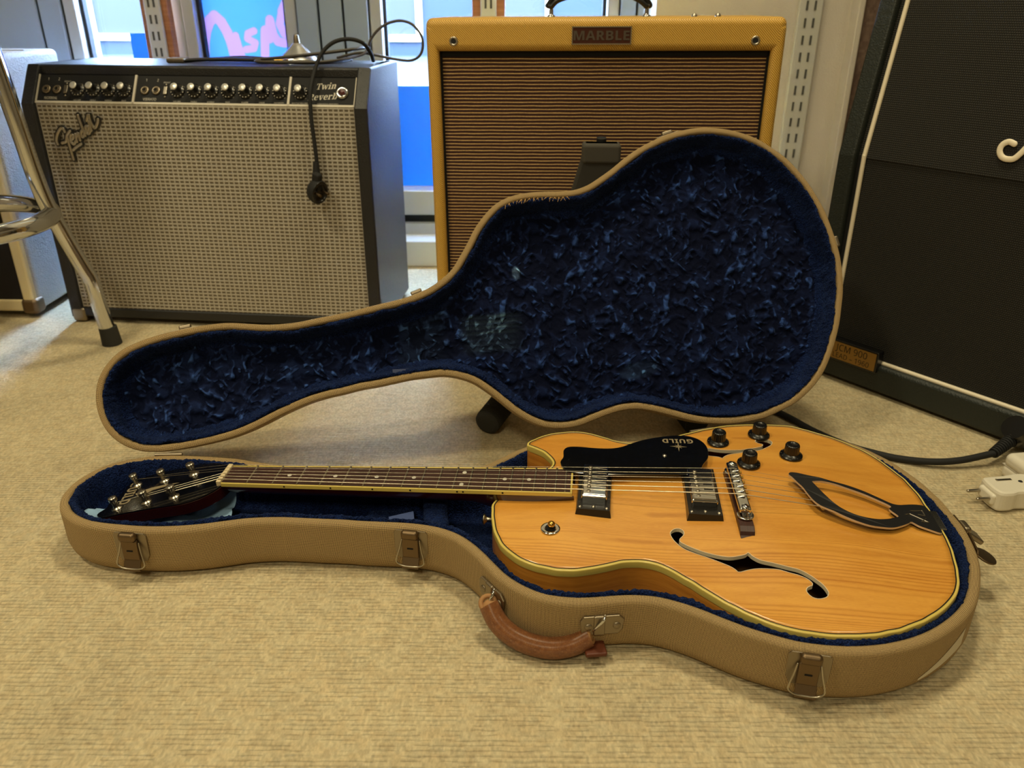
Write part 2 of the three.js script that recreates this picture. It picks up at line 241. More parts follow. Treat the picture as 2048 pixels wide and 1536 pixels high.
M.rubberSoft = std({ color: '#2e2e2b', roughness: 0.9 });
// tolex: pebbled vinyl
const pebble = dataTex(512, 512, (u, v) => { const n = fbm(u * 48, v * 48, 48, 48, 31, 3); return n; }, false); pebble.repeat.set(1 / 0.09, 1 / 0.09);
M.tolexBlack = phy({ color: '#1b1c20', roughness: 0.45, bumpMap: pebble, bumpScale: 0.0006, clearcoat: 0.12, clearcoatRoughness: 0.3 });
M.tolexGreen = std({ color: '#1f2624', roughness: 0.5, bumpMap: pebble, bumpScale: 0.0006 });
M.tolexPale = std({ color: '#c3c2bd', roughness: 0.6, bumpMap: pebble, bumpScale: 0.0016 });
M.cream = std({ color: '#e0cfa2', roughness: 0.6 });
// silver speaker cloth: pale threads crossing, dark gaps 9.6 x 7 mm
const silverMap = dataTex(512, 512, (u, v) => {
  const cu = wrap01(u * 8), cv = wrap01(v * 8), n = noise(u * 110, v * 160, 110, 160, 3), row = Math.floor(v * 8), gap = sst(0.16, 0.3, cu) * (1 - sst(0.86, 0.98, cu)) * sst(0.30, 0.42, cv) * (1 - sst(0.82, 0.95, cv));
  const fine = 0.5 + 0.5 * Math.sin(v * 8 * Math.PI * 6), glint = noise(u * 60 + row, v * 60, 60, 60, 15) > 0.93 ? 0.35 : 0;
  return mix3(rgb(204, 196, 182), rgb(98, 87, 70), gap * 0.95).map((x) => x * (0.82 + 0.26 * n - 0.12 * fine * (1 - gap)) + glint * (1 - gap));
});
const silverBump = dataTex(256, 256, (u, v) => { const cu = wrap01(u * 8), cv = wrap01(v * 8); return 1 - sst(0.16, 0.3, cu) * (1 - sst(0.86, 0.98, cu)) * sst(0.3, 0.42, cv) * (1 - sst(0.82, 0.95, cv)); }, false);
for (const t of [silverMap, silverBump]) t.repeat.set(1 / (8 * 0.0098), 1 / (8 * 0.0071));
M.silverCloth = std({ map: silverMap, bumpMap: silverBump, bumpScale: 0.001, roughness: 0.6 });
// lacquered tweed of the tall amplifier: diagonal twill, 3.7 mm apart
const twillMap = dataTex(256, 256, (u, v) => { const f = wrap01((u + v) * 8), n = fbm(u * 50, v * 50, 50, 50, 2, 2), k = sst(0.2, 0.5, ridge(f)); return mix3(rgb(150, 100, 26), rgb(236, 190, 86), clamp(k * 1.0 + 0.4 * (n - 0.5))); });
const twillBump = dataTex(256, 256, (u, v) => sst(0.1, 0.6, ridge(wrap01((u + v) * 8))), false);
for (const t of [twillMap, twillBump]) t.repeat.set(1 / 0.031, 1 / 0.031);
M.twill = phy({ map: twillMap, bumpMap: twillBump, bumpScale: 0.0005, roughness: 0.5, clearcoat: 0.2, clearcoatRoughness: 0.4 });
// oxblood speaker cloth with gold threads 5.9 mm apart
const oxMap = dataTex(512, 512, (u, v) => {
  const f = wrap01(v * 8 + 0.12 * (fbm(u * 5, v * 8, 5, 8, 12, 2) - 0.5)), g = sst(0.34, 0.44, f) * (1 - sst(0.56, 0.66, f)), n = noise(u * 120, v * 80, 120, 80, 6), w = ridge(wrap01(u * 40));
  return mix3(rgb(56, 27, 21).map((x) => x * (0.7 + 0.5 * n + 0.15 * w)), rgb(255, 216, 146), g * (0.8 + 0.25 * n));
});
oxMap.repeat.set(1 / 0.12, 1 / (8 * 0.0059));
M.oxblood = std({ map: oxMap, roughness: 0.8 });
// black basket cloth of the tall cabinet on the right
const blackCloth = dataTex(256, 256, (u, v) => { const a = wrap01(u * 16 + (Math.floor(v * 16) % 2) * 0.5), b = wrap01(v * 16), h = Math.sin(Math.PI * a) * Math.sin(Math.PI * b); return mix3(rgb(12, 12, 11), rgb(62, 58, 50), clamp(h * 0.8 - 0.1 + 0.25 * (noise(u * 64, v * 64, 64, 64, 3) - 0.5))); });
const blackClothB = dataTex(256, 256, (u, v) => { const a = wrap01(u * 16 + (Math.floor(v * 16) % 2) * 0.5), b = wrap01(v * 16); return Math.sin(Math.PI * a) * Math.sin(Math.PI * b); }, false);
for (const t of [blackCloth, blackClothB]) t.repeat.set(1 / 0.05, 1 / 0.05);
M.blackCloth = std({ map: blackCloth, bumpMap: blackClothB, bumpScale: 0.0008, roughness: 0.8 });
M.darkCloth = std({ color: '#17110f', roughness: 0.9 });
const leatherMap = dataTex(512, 256, (u, v) => { const n = fbm(u * 8, v * 8, 8, 8, 66, 4), c = fbm(u * 40, v * 16, 40, 16, 67, 3); return mix3(mix3(rgb(176, 112, 62), rgb(132, 76, 38), n), rgb(216, 174, 120), sst(0.62, 0.85, c) * 0.4); });
leatherMap.repeat.set(5, 3);
M.leather = phy({ map: leatherMap, roughness: 0.38, bumpMap: pebble, bumpScale: 0.0008, clearcoat: 0.3, clearcoatRoughness: 0.3 });
M.leatherBlack = phy({ color: '#0e0e10', roughness: 0.35 });
M.cloth = std({ color: '#9cc2ea', roughness: 0.9 });
M.plaster = std({ color: '#c6beb2', roughness: 0.85, bumpMap: pebble, bumpScale: 0.0006 });
M.ceiling = std({ color: '#8f887c', roughness: 0.9 });
M.shopWall = std({ color: '#968c7e', roughness: 0.85 });
M.alu = std({ color: '#98a8bc', metalness: 0.15, roughness: 0.4 });
M.aluPale = std({ color: '#b8bcbf', metalness: 0.3, roughness: 0.45 });
M.gasket = std({ color: '#14161a', roughness: 0.7 });
M.ledge = std({ color: '#c9cac6', roughness: 0.6 });
M.glass = phy({ color: '#ffffff', transmission: 1, thickness: 0, roughness: 0, ior: 1.5 });
const battenMap = woodMap(rgb(178, 122, 84), rgb(140, 88, 56), 88, 14, 120); battenMap.repeat.set(1.2, 12);
M.batten = std({ map: battenMap, roughness: 0.6 });
const plankMap = woodMap(rgb(118, 98, 84), rgb(68, 48, 40), 15, 10, 90); plankMap.repeat.set(8, 2);
M.added_blind = std({ color: '#cfc6b4', roughness: 0.9 });
M.plank = std({ map: plankMap, roughness: 0.8 });
M.maroon = std({ color: '#3a1e1a', roughness: 0.85 });
M.steelPaint = std({ color: '#c9c8c0', roughness: 0.45, metalness: 0.2 });
M.trimEdge = std({ color: '#d4cdc2', metalness: 0.5, roughness: 0.35 });
M.dark = std({ color: '#050505', roughness: 0.9 });
M.slot = std({ color: '#4a4a46', roughness: 0.8 });
M.knobCap = std({ color: '#e6e4de', metalness: 0.6, roughness: 0.32 });
M.whitePlastic = phy({ color: '#e6e0d0', roughness: 0.35 });
M.whitePiping = phy({ color: '#efe4cd', roughness: 0.4 });
M.print = std({ color: '#cfc8ba', roughness: 0.6 });

// ---------------------------------------------------------------- the room
function structureNamed(name, geo, mat) { const m = mesh(name, geo, mat, scene); m.userData.kind = 'structure'; return m; }
const ZW = -2.05, XL = -2.6, XR = 2.4, ZF = 3.0;
{
  const f = new THREE.BoxGeometry(XR - XL + 0.2, 0.1, ZF - ZW + 0.2); const fl = boxUV(f).translate((XL + XR) / 2, -0.05, (ZF + ZW) / 2);
  structure('floor', fl, M.carpet);
  structure('wall_left', box(0.1, CEIL + 0.1, ZF - ZW + 0.2, XL - 0.05, CEIL / 2, (ZF + ZW) / 2), M.shopWall);
  structure('wall_right', box(0.1, CEIL + 0.1, ZF - ZW + 0.2, XR + 0.05, CEIL / 2, (ZF + ZW) / 2), M.shopWall);
  structure('wall_front', box(XR - XL, CEIL + 0.1, 0.1, (XL + XR) / 2, CEIL / 2, ZF + 0.05), M.shopWall);
  structure('ceiling', box(XR - XL + 0.2, 0.1, ZF - ZW + 0.3, (XL + XR) / 2, CEIL + 0.05, (ZF + ZW) / 2 - 0.05), M.ceiling);
  // window wall: aluminium-clad piers, lintel and kick base; plaster to the right
  structureNamed('trim_1', box(4.6, CEIL - 2.2, 0.16, -0.1, (CEIL + 2.2) / 2, ZW - 0.08), M.alu);
  structure('wall_back', box(XR - 0.31, CEIL, 0.24, (XR + 0.31) / 2, CEIL / 2, ZW + 0.0), M.plaster);
  const pier = (x0, x1, joints, name) => {
    const p = structureNamed(name, box(x1 - x0, 2.2, 0.14, (x0 + x1) / 2, 1.1, ZW - 0.075), M.gasket);
    const xs = [x0, ...joints, x1];
    for (let i = 0; i < xs.length - 1; i++) mesh('panel', box(xs[i + 1] - xs[i] - 0.005, 2.2, 0.012, (xs[i] + xs[i + 1]) / 2, 1.1, ZW - 0.002, 0.003), M.alu, p);
  };
  pier(XL, -1.045, [-1.9, -1.5, -1.1], 'trim_2'); pier(-0.505, -0.335, [-0.452, -0.395], 'trim_3'); pier(0.245, 0.33, [0.285], 'trim_4');
  // three tall windows; opening from x0 to x1
  const win = (x0, x1, n) => {
    const w = new THREE.Group(); w.name = 'window_' + n; w.userData.kind = 'structure'; scene.add(w);
    const y0 = 0.178, y1 = 2.2, zc = ZW - 0.05, jw = 0.028;
    mesh('frame', box(x1 - x0, y0 - 0.115, 0.09, (x0 + x1) / 2, (y0 + 0.115) / 2, zc, 0.004), M.aluPale, w);
    mesh('frame', box(jw, y1 - y0, 0.09, x0 + jw / 2, (y0 + y1) / 2, zc, 0.004), M.aluPale, w);
    mesh('frame', box(jw, y1 - y0, 0.09, x1 - jw / 2, (y0 + y1) / 2, zc, 0.004), M.aluPale, w);
    mesh('gasket', merge([box(0.008, y1 - y0, 0.02, x0 + jw + 0.004, (y0 + y1) / 2, zc + 0.01), box(0.008, y1 - y0, 0.02, x1 - jw - 0.004, (y0 + y1) / 2, zc + 0.01), box(x1 - x0, 0.022, 0.06, (x0 + x1) / 2, 0.104, zc)]), M.gasket, w);
    mesh('pane', box(x1 - x0 - 2 * jw, y1 - y0, 0.006, (x0 + x1) / 2, (y0 + y1) / 2, zc - 0.02), M.glass, w);
    mesh('added_blind', merge([box(x1 - x0 - 0.01, 1.5, 0.002, (x0 + x1) / 2, 1.44, ZW + 0.002), rod([x0 + 0.006, 0.69, ZW + 0.002], [x1 - 0.006, 0.69, ZW + 0.002], 0.007)]), M.added_blind, w);  // blind added above the view to block daylight through the upper glass
    mesh('ledge', box(x1 - x0, 0.067, 0.12, (x0 + x1) / 2, 0.0335, ZW + 0.01, 0.004), M.ledge, w);
    mesh('kick_plate', box(x1 - x0, 0.03, 0.1, (x0 + x1) / 2, 0.08, ZW - 0.05), M.aluPale, w);
  };
  win(-1.045, -0.772, 1); win(-0.772, -0.505, 2); win(-0.335, 0.245, 3);
  // lamps in the ceiling
  for (const [x, z, w, d, k, lab] of LAMPS) {
    const g = thing('ceiling_light', lab, 'ceiling light', [x, CEIL, z]);
    mesh('housing', box(w + 0.04, 0.03, d + 0.04, 0, -0.014, 0, 0.006), M.steelPaint, g);
    mesh('diffuser', box(w, 0.006, d, 0, -0.032, 0), std({ color: '#ffffff', emissive: LAMP, emissiveIntensity: 1.2, roughness: 0.6 }), g);
    const l = new THREE.RectAreaLight(LAMP, k, w, d); l.position.set(x, CEIL - 0.04, z); l.rotation.x = -Math.PI / 2; l.castShadow = true; l.name = 'ceiling_lamp'; scene.add(l);
  }
  // dark plank and maroon strip at the edge of the plaster, behind the tall cabinet
  structureNamed('trim_5', box(0.085, CEIL, 0.03, 0.79, CEIL / 2, ZW + 0.136, 0.004), M.plank);
  structureNamed('trim_6', box(0.12, CEIL, 0.035, 0.895, CEIL / 2, ZW + 0.138, 0.004), M.maroon);
  structureNamed('trim_7', box(0.014, CEIL, 0.045, 0.741, CEIL / 2, ZW + 0.14, 0.003), M.plaster);
}
// slotted shelf uprights
{
  const strip = (g, w, h, y0) => {
    mesh('slotted_strip', box(w, h, 0.012, 0, y0 + h / 2, 0.006, 0.003), M.steelPaint, g);
    const slots = []; const pitch = 0.0345, n = Math.floor(h / pitch);
    for (let i = 0; i < n; i++) for (const s of [-1, 1]) slots.push(box(0.0045, 0.0185, 0.002, s * w * 0.17, y0 + 0.02 + i * pitch, 0.0121));
    const m = mesh('slot', merge(slots), M.slot, g); m.userData.kind = 'stuff';
  };
  const a = thing('shelf_upright', 'slotted steel shelf upright on a brown wooden batten behind the black amplifier', 'shelf upright', [-0.817, 0, ZW + 0.022], 0);
  mesh('batten', box(0.062, 2.4, 0.03, 0, 1.2, 0, 0.003), M.batten, a); { const s = part('strip', a); s.position.z = 0.015; strip(s, 0.036, 2.4, 0); }
  const b = thing('shelf_upright', 'slotted steel shelf upright on a brown wooden batten behind the tall tweed amplifier', 'shelf upright', [-0.057, 0, ZW + 0.022], 0);
  mesh('batten', box(0.075, 2.4, 0.03, 0, 1.2, 0, 0.003), M.batten, b); { const s = part('strip', b); s.position.z = 0.015; strip(s, 0.036, 2.4, 0); }
  const c = thing('shelf_upright', 'bare slotted steel shelf upright on the plaster wall right of the tweed amplifier', 'shelf upright', [0.642, 0, ZW + 0.122], 0);
  strip(c, 0.052, 2.4, 0);
}
// outside: pavement, blue board with pink letters, low blue planters, a parked van, the house opposite
{
  const pav = structure('ground', box(40, 0.1, 16, 0, -0.12, -10.2), std({ color: '#12161c', roughness: 0.9 }));
  const pm = [std({ color: '#10141a', roughness: 0.9 }), std({ color: '#12161c', roughness: 0.9 }), std({ color: '#0e1217', roughness: 0.9 })];
  const sg = box(0.594, 0.06, 0.394, 0, 0, 0, 0.006); let k = 0;
  for (let j = 0; j < 4; j++) for (let i = -3; i < 3; i++) mesh('paving_slab', sg, pm[(k++ * 7) % 3], pav).position.set(i * 0.6 + (j % 2) * 0.3, -0.055, -2.42 - j * 0.4);
  // translucent films on the lower window panes, lit through by the sky; the middle one is printed with brushed pink letters
  const film = (o) => phy({ transmission: 0.8, thickness: 0, roughness: 1, side: THREE.DoubleSide, ...o }), deep = film({ color: '#20688c' });
  const win = (n) => scene.getObjectByName('window_' + n), zf = ZW - 0.066, FX = -0.6385, FW = 0.211, FH = 0.72, FY = 0.54;
  const print = canvasTex(512, 1747, (k, w, h) => {
    k.fillStyle = '#1e3c60'; k.fillRect(0, 0, w, h); k.strokeStyle = '#523850'; k.lineCap = k.lineJoin = 'round';
    const px = (X) => ((-0.7741 + ((380 + X / 4.267) - 385) * 0.001206 - (FX - FW / 2)) / FW) * w, py = (Y) => ((FY + FH / 2 - (0.613 - (Y / 4.267) * 0.00109)) / FH) * h;
    const L = [[[[95, 470], [108, 360], [135, 265], [175, 180], [225, 135], [275, 185], [315, 275], [340, 370], [352, 470]], 92], [[[420, 480], [400, 390], [385, 300]], 56], [[[545, 262], [490, 285], [480, 330], [545, 365], [525, 415], [460, 425]], 62], [[[615, 480], [630, 330], [640, 255], [668, 330], [690, 165], [705, 290], [740, 355], [795, 365]], 78], [[[795, 115], [770, 200], [800, 285], [850, 290], [888, 190], [878, 40], [890, -60]], 70], [[[860, 60], [830, 20], [792, 90]], 60]];
    for (const [p, r] of L) { k.lineWidth = (r / 4.267 * 0.00115 / FW) * w; k.beginPath(); p.forEach(([X, Y], i) => (i ? k.lineTo(px(X), py(Y)) : k.moveTo(px(X), py(Y)))); k.stroke(); }
  });
  mesh('printed_film', new THREE.PlaneGeometry(FW, FH).translate(FX, FY, zf), film({ map: print }), win(2)); mesh('blue_film', box(0.524, 0.245, 0.0012, -0.045, 0.30, zf), deep, win(3)); mesh('blue_film', box(0.12, 0.36, 0.0012, -0.868, 0.36, zf), deep, win(1));
  const h = thing('building', 'pale plastered house across the street', 'building', [0, -0.07, -13], 0);
  mesh('wall', box(18, 3.4, 0.6, 0, 1.7, -0.3), std({ color: '#121d29', roughness: 0.9 }), h);
  for (let j = 0; j < 1; j++) for (let i = -4; i <= 4; i++) { const w = part('window', h); w.position.set(i * 1.9, 0.25 + j * 2.8, 0.0); mesh('frame', merge([box(1.1, 0.08, 0.06, 0, 0, 0.03), box(1.1, 0.08, 0.06, 0, 1.5, 0.03), box(0.08, 1.5, 0.06, -0.51, 0.75, 0.03), box(0.08, 1.5, 0.06, 0.51, 0.75, 0.03)]), M.cream, w); mesh('pane', box(1.0, 1.45, 0.02, 0, 0.75, 0.01), M.gasket, w); }
}

// ---------------------------------------------------------------- black combo amplifier with silver cloth
const font = await new FontLoader().loadAsync('fonts/droid/droid_sans_bold.typeface.json');
const letters = (t, size, depth) => { const g = new TextGeometry(t, { font, size, depth, curveSegments: 4, bevelEnabled: false }); g.computeBoundingBox(); const b = g.boundingBox; return g.translate(-(b.min.x + b.max.x) / 2, -(b.min.y + b.max.y) / 2, 0); };
const ribbon = (pts, r, z, flat = 0.35, o = {}) => tube(pts.map(([x, y]) => [x, y, 0]), r, { rad: 10, ...o }).scale(1, 1, flat).translate(0, 0, z);
{
  const W = 0.654, H = 0.5, D = 0.2557, HK = 0.434, LEAN = 0.045, BD = 0.021, a = thing('combo_amplifier', 'black vinyl combo amplifier with silver speaker cloth and a row of knobs', 'amplifier', [-0.9164, 0, -1.5775], -0.0948);
  // local: x along the front from its left end, y up, z = 0 at the front, back is negative
  const leanA = Math.atan2(LEAN, H - HK);
  const prof = [[0, 0.012], [0, HK], [-LEAN, H], [-D, H], [-D, 0.012]];
  const sidePanel = (x) => { const g = new THREE.ExtrudeGeometry(poly(prof.map(([z, y]) => [-z, y])), { depth: 0.019, bevelEnabled: true, bevelThickness: 0.003, bevelSize: 0.003, bevelOffset: -0.003, bevelSegments: 2 }); return boxUV(g.rotateY(Math.PI / 2)).translate(x, 0, 0); };
  mesh('side_panel', sidePanel(0.0), M.tolexBlack, a); mesh('side_panel', sidePanel(W - 0.019), M.tolexBlack, a);
  mesh('top_panel', box(W, 0.022, D - LEAN, W / 2, H - 0.011, -(D + LEAN) / 2, 0.006), M.tolexBlack, a);
  mesh('bottom_panel', box(W - 0.03, 0.02, D - 0.005, W / 2, 0.022, -D / 2, 0.004), M.tolexBlack, a);
  mesh('back_panel', box(W - 0.03, H - 0.03, 0.012, W / 2, H / 2 + 0.01, -D + 0.012), M.tolexBlack, a);
  // speaker cloth on its baffle
  mesh('speaker_cloth', box(W - 2 * BD, HK - 0.028, 0.012, W / 2, (HK + 0.028) / 2 + 0.002, -0.012, 0.004), M.silverCloth, a);
  // leaning control panel
  const PH = Math.hypot(LEAN, H - HK) - 0.022, PW = W - 2 * BD, cp = part('control_panel', a);
  cp.position.set(W / 2, HK, -0.008); cp.rotation.x = -leanA;
  const fx = (px) => ((px - 74) / 644 - 0.5) * PW;
  const printed = canvasTex(2048, 176, (c, w, h) => {
    c.fillStyle = '#08080b'; c.fillRect(0, 0, w, h); c.fillStyle = '#cfc9bb'; c.strokeStyle = '#d2ccbe'; const X = (px) => ((px - 74) / 644) * w;
    c.font = '22px sans-serif'; c.textAlign = 'center'; c.fillText('NORMAL', X(105), 150); c.fillText('VIBRATO', X(308), 150);
    for (const [n, px] of [['1', 94.5], ['2', 116.5], ['1', 297], ['2', 320]]) c.fillText(n, X(px), 34);
    c.font = '13px sans-serif'; ['VOLUME', 'TREBLE', 'MIDDLE', 'BASS'].forEach((t, i) => c.fillText(t, X(160 + 32 * i), 158));
    ['VOLUME', 'TREBLE', 'MIDDLE', 'BASS', 'REVERB', 'SPEED', 'INTENSITY'].forEach((t, i) => c.fillText(t, X(364 + 34 * i), 158)); c.fillText('MASTER VOLUME', X(609), 158);
    c.fillText('BRIGHT', X(135), 44); c.fillText('BRIGHT', X(339), 44); c.font = '9px sans-serif'; c.fillText('FENDER MUSICAL INSTRUMENTS', X(664), 158);
    c.font = 'italic bold 50px serif'; c.save(); c.translate(X(657), 68); c.transform(1, -0.06, 0, 1, 0, 0); c.fillText('Twin', 0, 0); c.fillText('Reverb', -16, 62); c.restore();
    c.lineWidth = 3; for (const k of [...[0, 1, 2, 3].map((i) => 160 + 32 * i), ...[0, 1, 2, 3, 4, 5, 6].map((i) => 364 + 34 * i), 609]) for (let q = 0; q <= 10; q++) { const t = Math.PI * (0.75 + 1.5 * q / 10) , x = X(k), y = 92; c.font = '13px sans-serif'; c.fillText(String(q || 1), x + 42 * Math.cos(t), y + 42 * Math.sin(t) + 5); }
  });
  const face = new THREE.PlaneGeometry(PW, PH); mesh('panel_plate', merge([box(PW, PH, 0.004, 0, PH / 2, -0.003)]), M.plasticBlack, cp);
  mesh('printed_face', face.translate(0, PH / 2, 0.0004), std({ map: printed, roughness: 0.75 }), cp);
  mesh('bright_trim', merge([box(PW, 0.004, 0.003, 0, 0.002, 0.0015), box(0.0025, PH, 0.003, -PW / 2 + 0.0015, PH / 2, 0.0015), box(0.0025, PH, 0.003, PW / 2 - 0.0015, PH / 2, 0.0015), box(0.004, PH, 0.003, fx(276), PH / 2, 0.0015), box(0.004, PH, 0.003, fx(587), PH / 2, 0.0015)]), M.print, cp);
  const ky = PH * 0.48;
  const skirt = lathe([[0.0135, 0], [0.0135, 0.003], [0.0095, 0.005], [0.0072, 0.006], [0.0066, 0.016], [0.0062, 0.0172], [0, 0.0172]], 28).rotateX(Math.PI / 2);
  const capG = lathe([[0.0066, 0], [0.0066, 0.001], [0.0052, 0.0022], [0, 0.0028]], 24).rotateX(Math.PI / 2);
  const numerals = merge([0, 1, 2, 3, 4, 5, 6, 7, 8, 9].map((k) => box(0.0013, 0.0028, 0.0004, 0, 0.0114, 0.0040).rotateZ(Math.PI - 2.2 + k * 0.49)));
  for (const px of [...[0, 1, 2, 3].map((i) => 160 + 32 * i), ...[0, 1, 2, 3, 4, 5, 6].map((i) => 364 + 34 * i), 609]) {
    mesh('knob_numerals', numerals, M.print, cp).position.set(fx(px), ky, 0.0008); mesh('knob', skirt, M.plasticBlack, cp).position.set(fx(px), ky, 0.0008); mesh('knob_cap', capG, M.knobCap, cp).position.set(fx(px), ky, 0.0178);
  }
  const jack = merge([new THREE.TorusGeometry(0.0062, 0.0022, 10, 24), lathe([[0.0045, 0.0], [0.0045, 0.003], [0.0032, 0.0032], [0.0032, -0.004], [0, -0.004]], 20).rotateX(Math.PI / 2)]);
  for (const px of [94.5, 116.5, 297, 320]) { mesh('input_jack', jack, M.agedNickel, cp).position.set(fx(px), ky, 0.002); mesh('socket_hole', new THREE.CylinderGeometry(0.003, 0.003, 0.002, 16).rotateX(Math.PI / 2), M.dark, cp).position.set(fx(px), ky, 0.0035); }
  for (const px of [135, 339]) { const s = mesh('bright_switch', merge([box(0.007, 0.016, 0.004, 0, 0, 0.002, 0.001), at(new THREE.SphereGeometry(0.002, 10, 8), 0, 0.012, 0.001), at(new THREE.SphereGeometry(0.002, 10, 8), 0, -0.012, 0.001)]), M.nickel, cp); s.position.set(fx(px), ky, 0); }
  mesh('lamp_bezel', lathe([[0.0115, 0], [0.0115, 0.003], [0.009, 0.006], [0.0062, 0.004], [0.0062, 0]], 30).rotateX(Math.PI / 2), M.chrome, cp).position.set(fx(691), ky, 0.0005);
  mesh('lamp_jewel', new THREE.SphereGeometry(0.0062, 16, 10, 0, 6.3, 0, 1.6).rotateX(Math.PI / 2), phy({ color: '#4a0f14', roughness: 0.12, clearcoat: 1 }), cp).position.set(fx(691), ky, 0.002);
  // script badge: strokes traced in the badge's own millimetres
  const bg = part('script_badge', a); bg.position.set(0.0925, 0.3745, -0.0035); bg.rotation.z = 0.0;
  const q = (L) => L.map(([x, y]) => [((x - 745) - 0.2 * (y - 920) * 0.55) * 0.000205, -(y - 920) * 0.000195]);
  const strokes = [[[556, 985], [548, 945], [566, 890], [598, 845], [624, 838], [640, 868]], [[600, 975], [640, 960], [655, 905], [690, 862]], [[655, 905], [668, 985], [682, 1060], [694, 1128]], [[700, 1040], [735, 1012], [785, 980]],
    [[684, 948], [712, 930], [712, 900], [690, 905], [690, 960], [714, 984], [736, 955]], [[738, 890], [748, 960]], [[744, 920], [766, 878], [780, 945]], [[830, 868], [812, 850], [796, 880], [806, 915], [832, 888]], [[784, 716], [806, 800], [834, 900]], [[840, 868], [870, 845], [868, 812], [846, 820], [848, 868], [868, 884], [892, 852]], [[880, 770], [900, 850]], [[862, 762], [886, 704], [896, 760], [930, 828], [960, 790], [972, 748]]];
  mesh('badge_backing', merge(strokes.map((s) => ribbon(q(s), 0.0058, 0.001, 0.3))), M.plasticBlack, bg); mesh('badge_letters', merge(strokes.map((s) => ribbon(q(s), 0.0027, 0.0032, 0.5))), M.nickel, bg);
  // strap handle with end caps, corner protectors, feet
  const hd = part('handle', a); mesh('strap', (() => { const g = tube([[0.262, H + 0.004, -0.135], [0.30, H + 0.012, -0.137], [0.36, H + 0.015, -0.138], [0.42, H + 0.011, -0.137], [0.452, H + 0.004, -0.135]], 0.012, { rad: 12 }); return g.translate(0, -H, 0).scale(1, 0.3, 1).translate(0, H + 0.002, 0); })(), M.leatherBlack, hd);
  mesh('handle_cap', box(0.036, 0.009, 0.03, 0.25, H + 0.0045, -0.135, 0.003), M.agedNickel, hd); mesh('handle_cap', box(0.03, 0.009, 0.03, 0.462, H + 0.0045, -0.135, 0.003), M.brass, hd);
  const corner = merge([box(0.03, 0.03, 0.03, 0, 0, 0, 0.007)]);
  for (const x of [0.013, W - 0.013]) { mesh('corner_guard', corner, M.agedNickel, a).position.set(x, 0.0165, -0.0135); mesh('foot', lathe([[0.012, 0], [0.014, 0.006], [0.012, 0.014], [0, 0.014]], 20), M.rubber, a).position.set(x * 0.86 + 0.045, 0, -0.05); mesh('foot', lathe([[0.012, 0], [0.014, 0.006], [0.012, 0.014], [0, 0.014]], 20), M.rubber, a).position.set(x * 0.86 + 0.045, 0, -0.21); }
  // power cord with a moulded plug, draped over the front; wire loops and a cone on the top
  a.updateMatrixWorld(); const loc = (x, y, z) => a.localToWorld(V(x, y, z));
  const cord = thing('mains_cable', 'black mains cable hanging over the front of the black amplifier with its plug', 'cable');
  const pts = [[0.635, 0.506, -0.15], [0.644, 0.522, -0.10], [0.638, 0.54, -0.072], [0.615, 0.547, -0.06], [0.588, 0.541, -0.053], [0.567, 0.522, -0.045], [0.557, 0.495, -0.03], [0.5545, 0.462, -0.003], [0.5545, 0.42, 0.006], [0.556, 0.38, 0.007], [0.557, 0.345, 0.007], [0.556, 0.325, 0.008]].map((p) => loc(...p));
  mesh('cable', tube(pts, 0.0036, { seg: 90 }), M.rubber, cord);
  mesh('strain_relief', rod(loc(0.556, 0.34, 0.008).toArray(), loc(0.5545, 0.308, 0.010).toArray(), 0.0055, 0.008), M.rubber, cord);
  { const p = part('plug', cord); p.position.copy(loc(0.5605, 0.288, 0.0235)); p.rotation.set(0, -0.62, -0.22);
    mesh('plug_body', merge([lathe([[0, -0.017], [0.0145, -0.017], [0.0185, -0.012], [0.0205, -0.004], [0.0205, 0.003], [0.0195, 0.004]], 32).rotateZ(-Math.PI / 2).scale(1, 1.1, 0.95), box(0.018, 0.034, 0.014, -0.006, 0.018, 0, 0.005, 3)]), M.rubber, p);
    mesh('pin_face', lathe([[0.0198, 0.0035], [0.0195, 0.0055], [0.0155, 0.0058], [0.0150, -0.002], [0, -0.002]], 32).rotateZ(-Math.PI / 2).scale(1, 1.08, 0.95), M.plasticBlack, p); for (const s of [-1, 1]) mesh('pin', rod([-0.002, 0, s * 0.0095], [0.0165, 0, s * 0.0095], 0.0024), M.darkSteel, p); }
  const wire = thing('thin_wire', 'thin grey wire lying in loose loops on top of the black amplifier', 'wire');
  const loops = [[0.35, 0.504, -0.19], [0.40, 0.507, -0.13], [0.463, 0.512, -0.11], [0.542, 0.52, -0.11], [0.595, 0.526, -0.13], [0.61, 0.527, -0.18], [0.56, 0.52, -0.2], [0.47, 0.51, -0.17], [0.42, 0.506, -0.10], [0.50, 0.506, -0.075], [0.57, 0.508, -0.085], [0.61, 0.515, -0.15], [0.62, 0.526, -0.17], [0.628, 0.543, -0.17], [0.642, 0.559, -0.17], [0.662, 0.571, -0.17], [0.687, 0.576, -0.17], [0.711, 0.570, -0.165], [0.728, 0.552, -0.16], [0.731, 0.532, -0.16], [0.724, 0.515, -0.16], [0.705, 0.506, -0.165], [0.673, 0.508, -0.17], [0.634, 0.515, -0.17], [0.60, 0.518, -0.18], [0.55, 0.508, -0.20]].map((p) => loc(...p));
  mesh('wire_run', tube(loops, 0.0026, { seg: 260, rad: 8 }), std({ color: '#4b4640', roughness: 0.5 }), wire);
  const pw = thing('signal_cable', 'short grey cable bundle lying behind the strap handle', 'cable');
  mesh('cable', tube([[0.29, 0.503, -0.2], [0.36, 0.507, -0.19], [0.43, 0.505, -0.165], [0.5, 0.505, -0.09], [0.56, 0.505, -0.1], [0.58, 0.505, -0.19]].map((p) => loc(...p)), 0.0034, { seg: 90 }), std({ color: '#38342f', roughness: 0.5 }), pw);
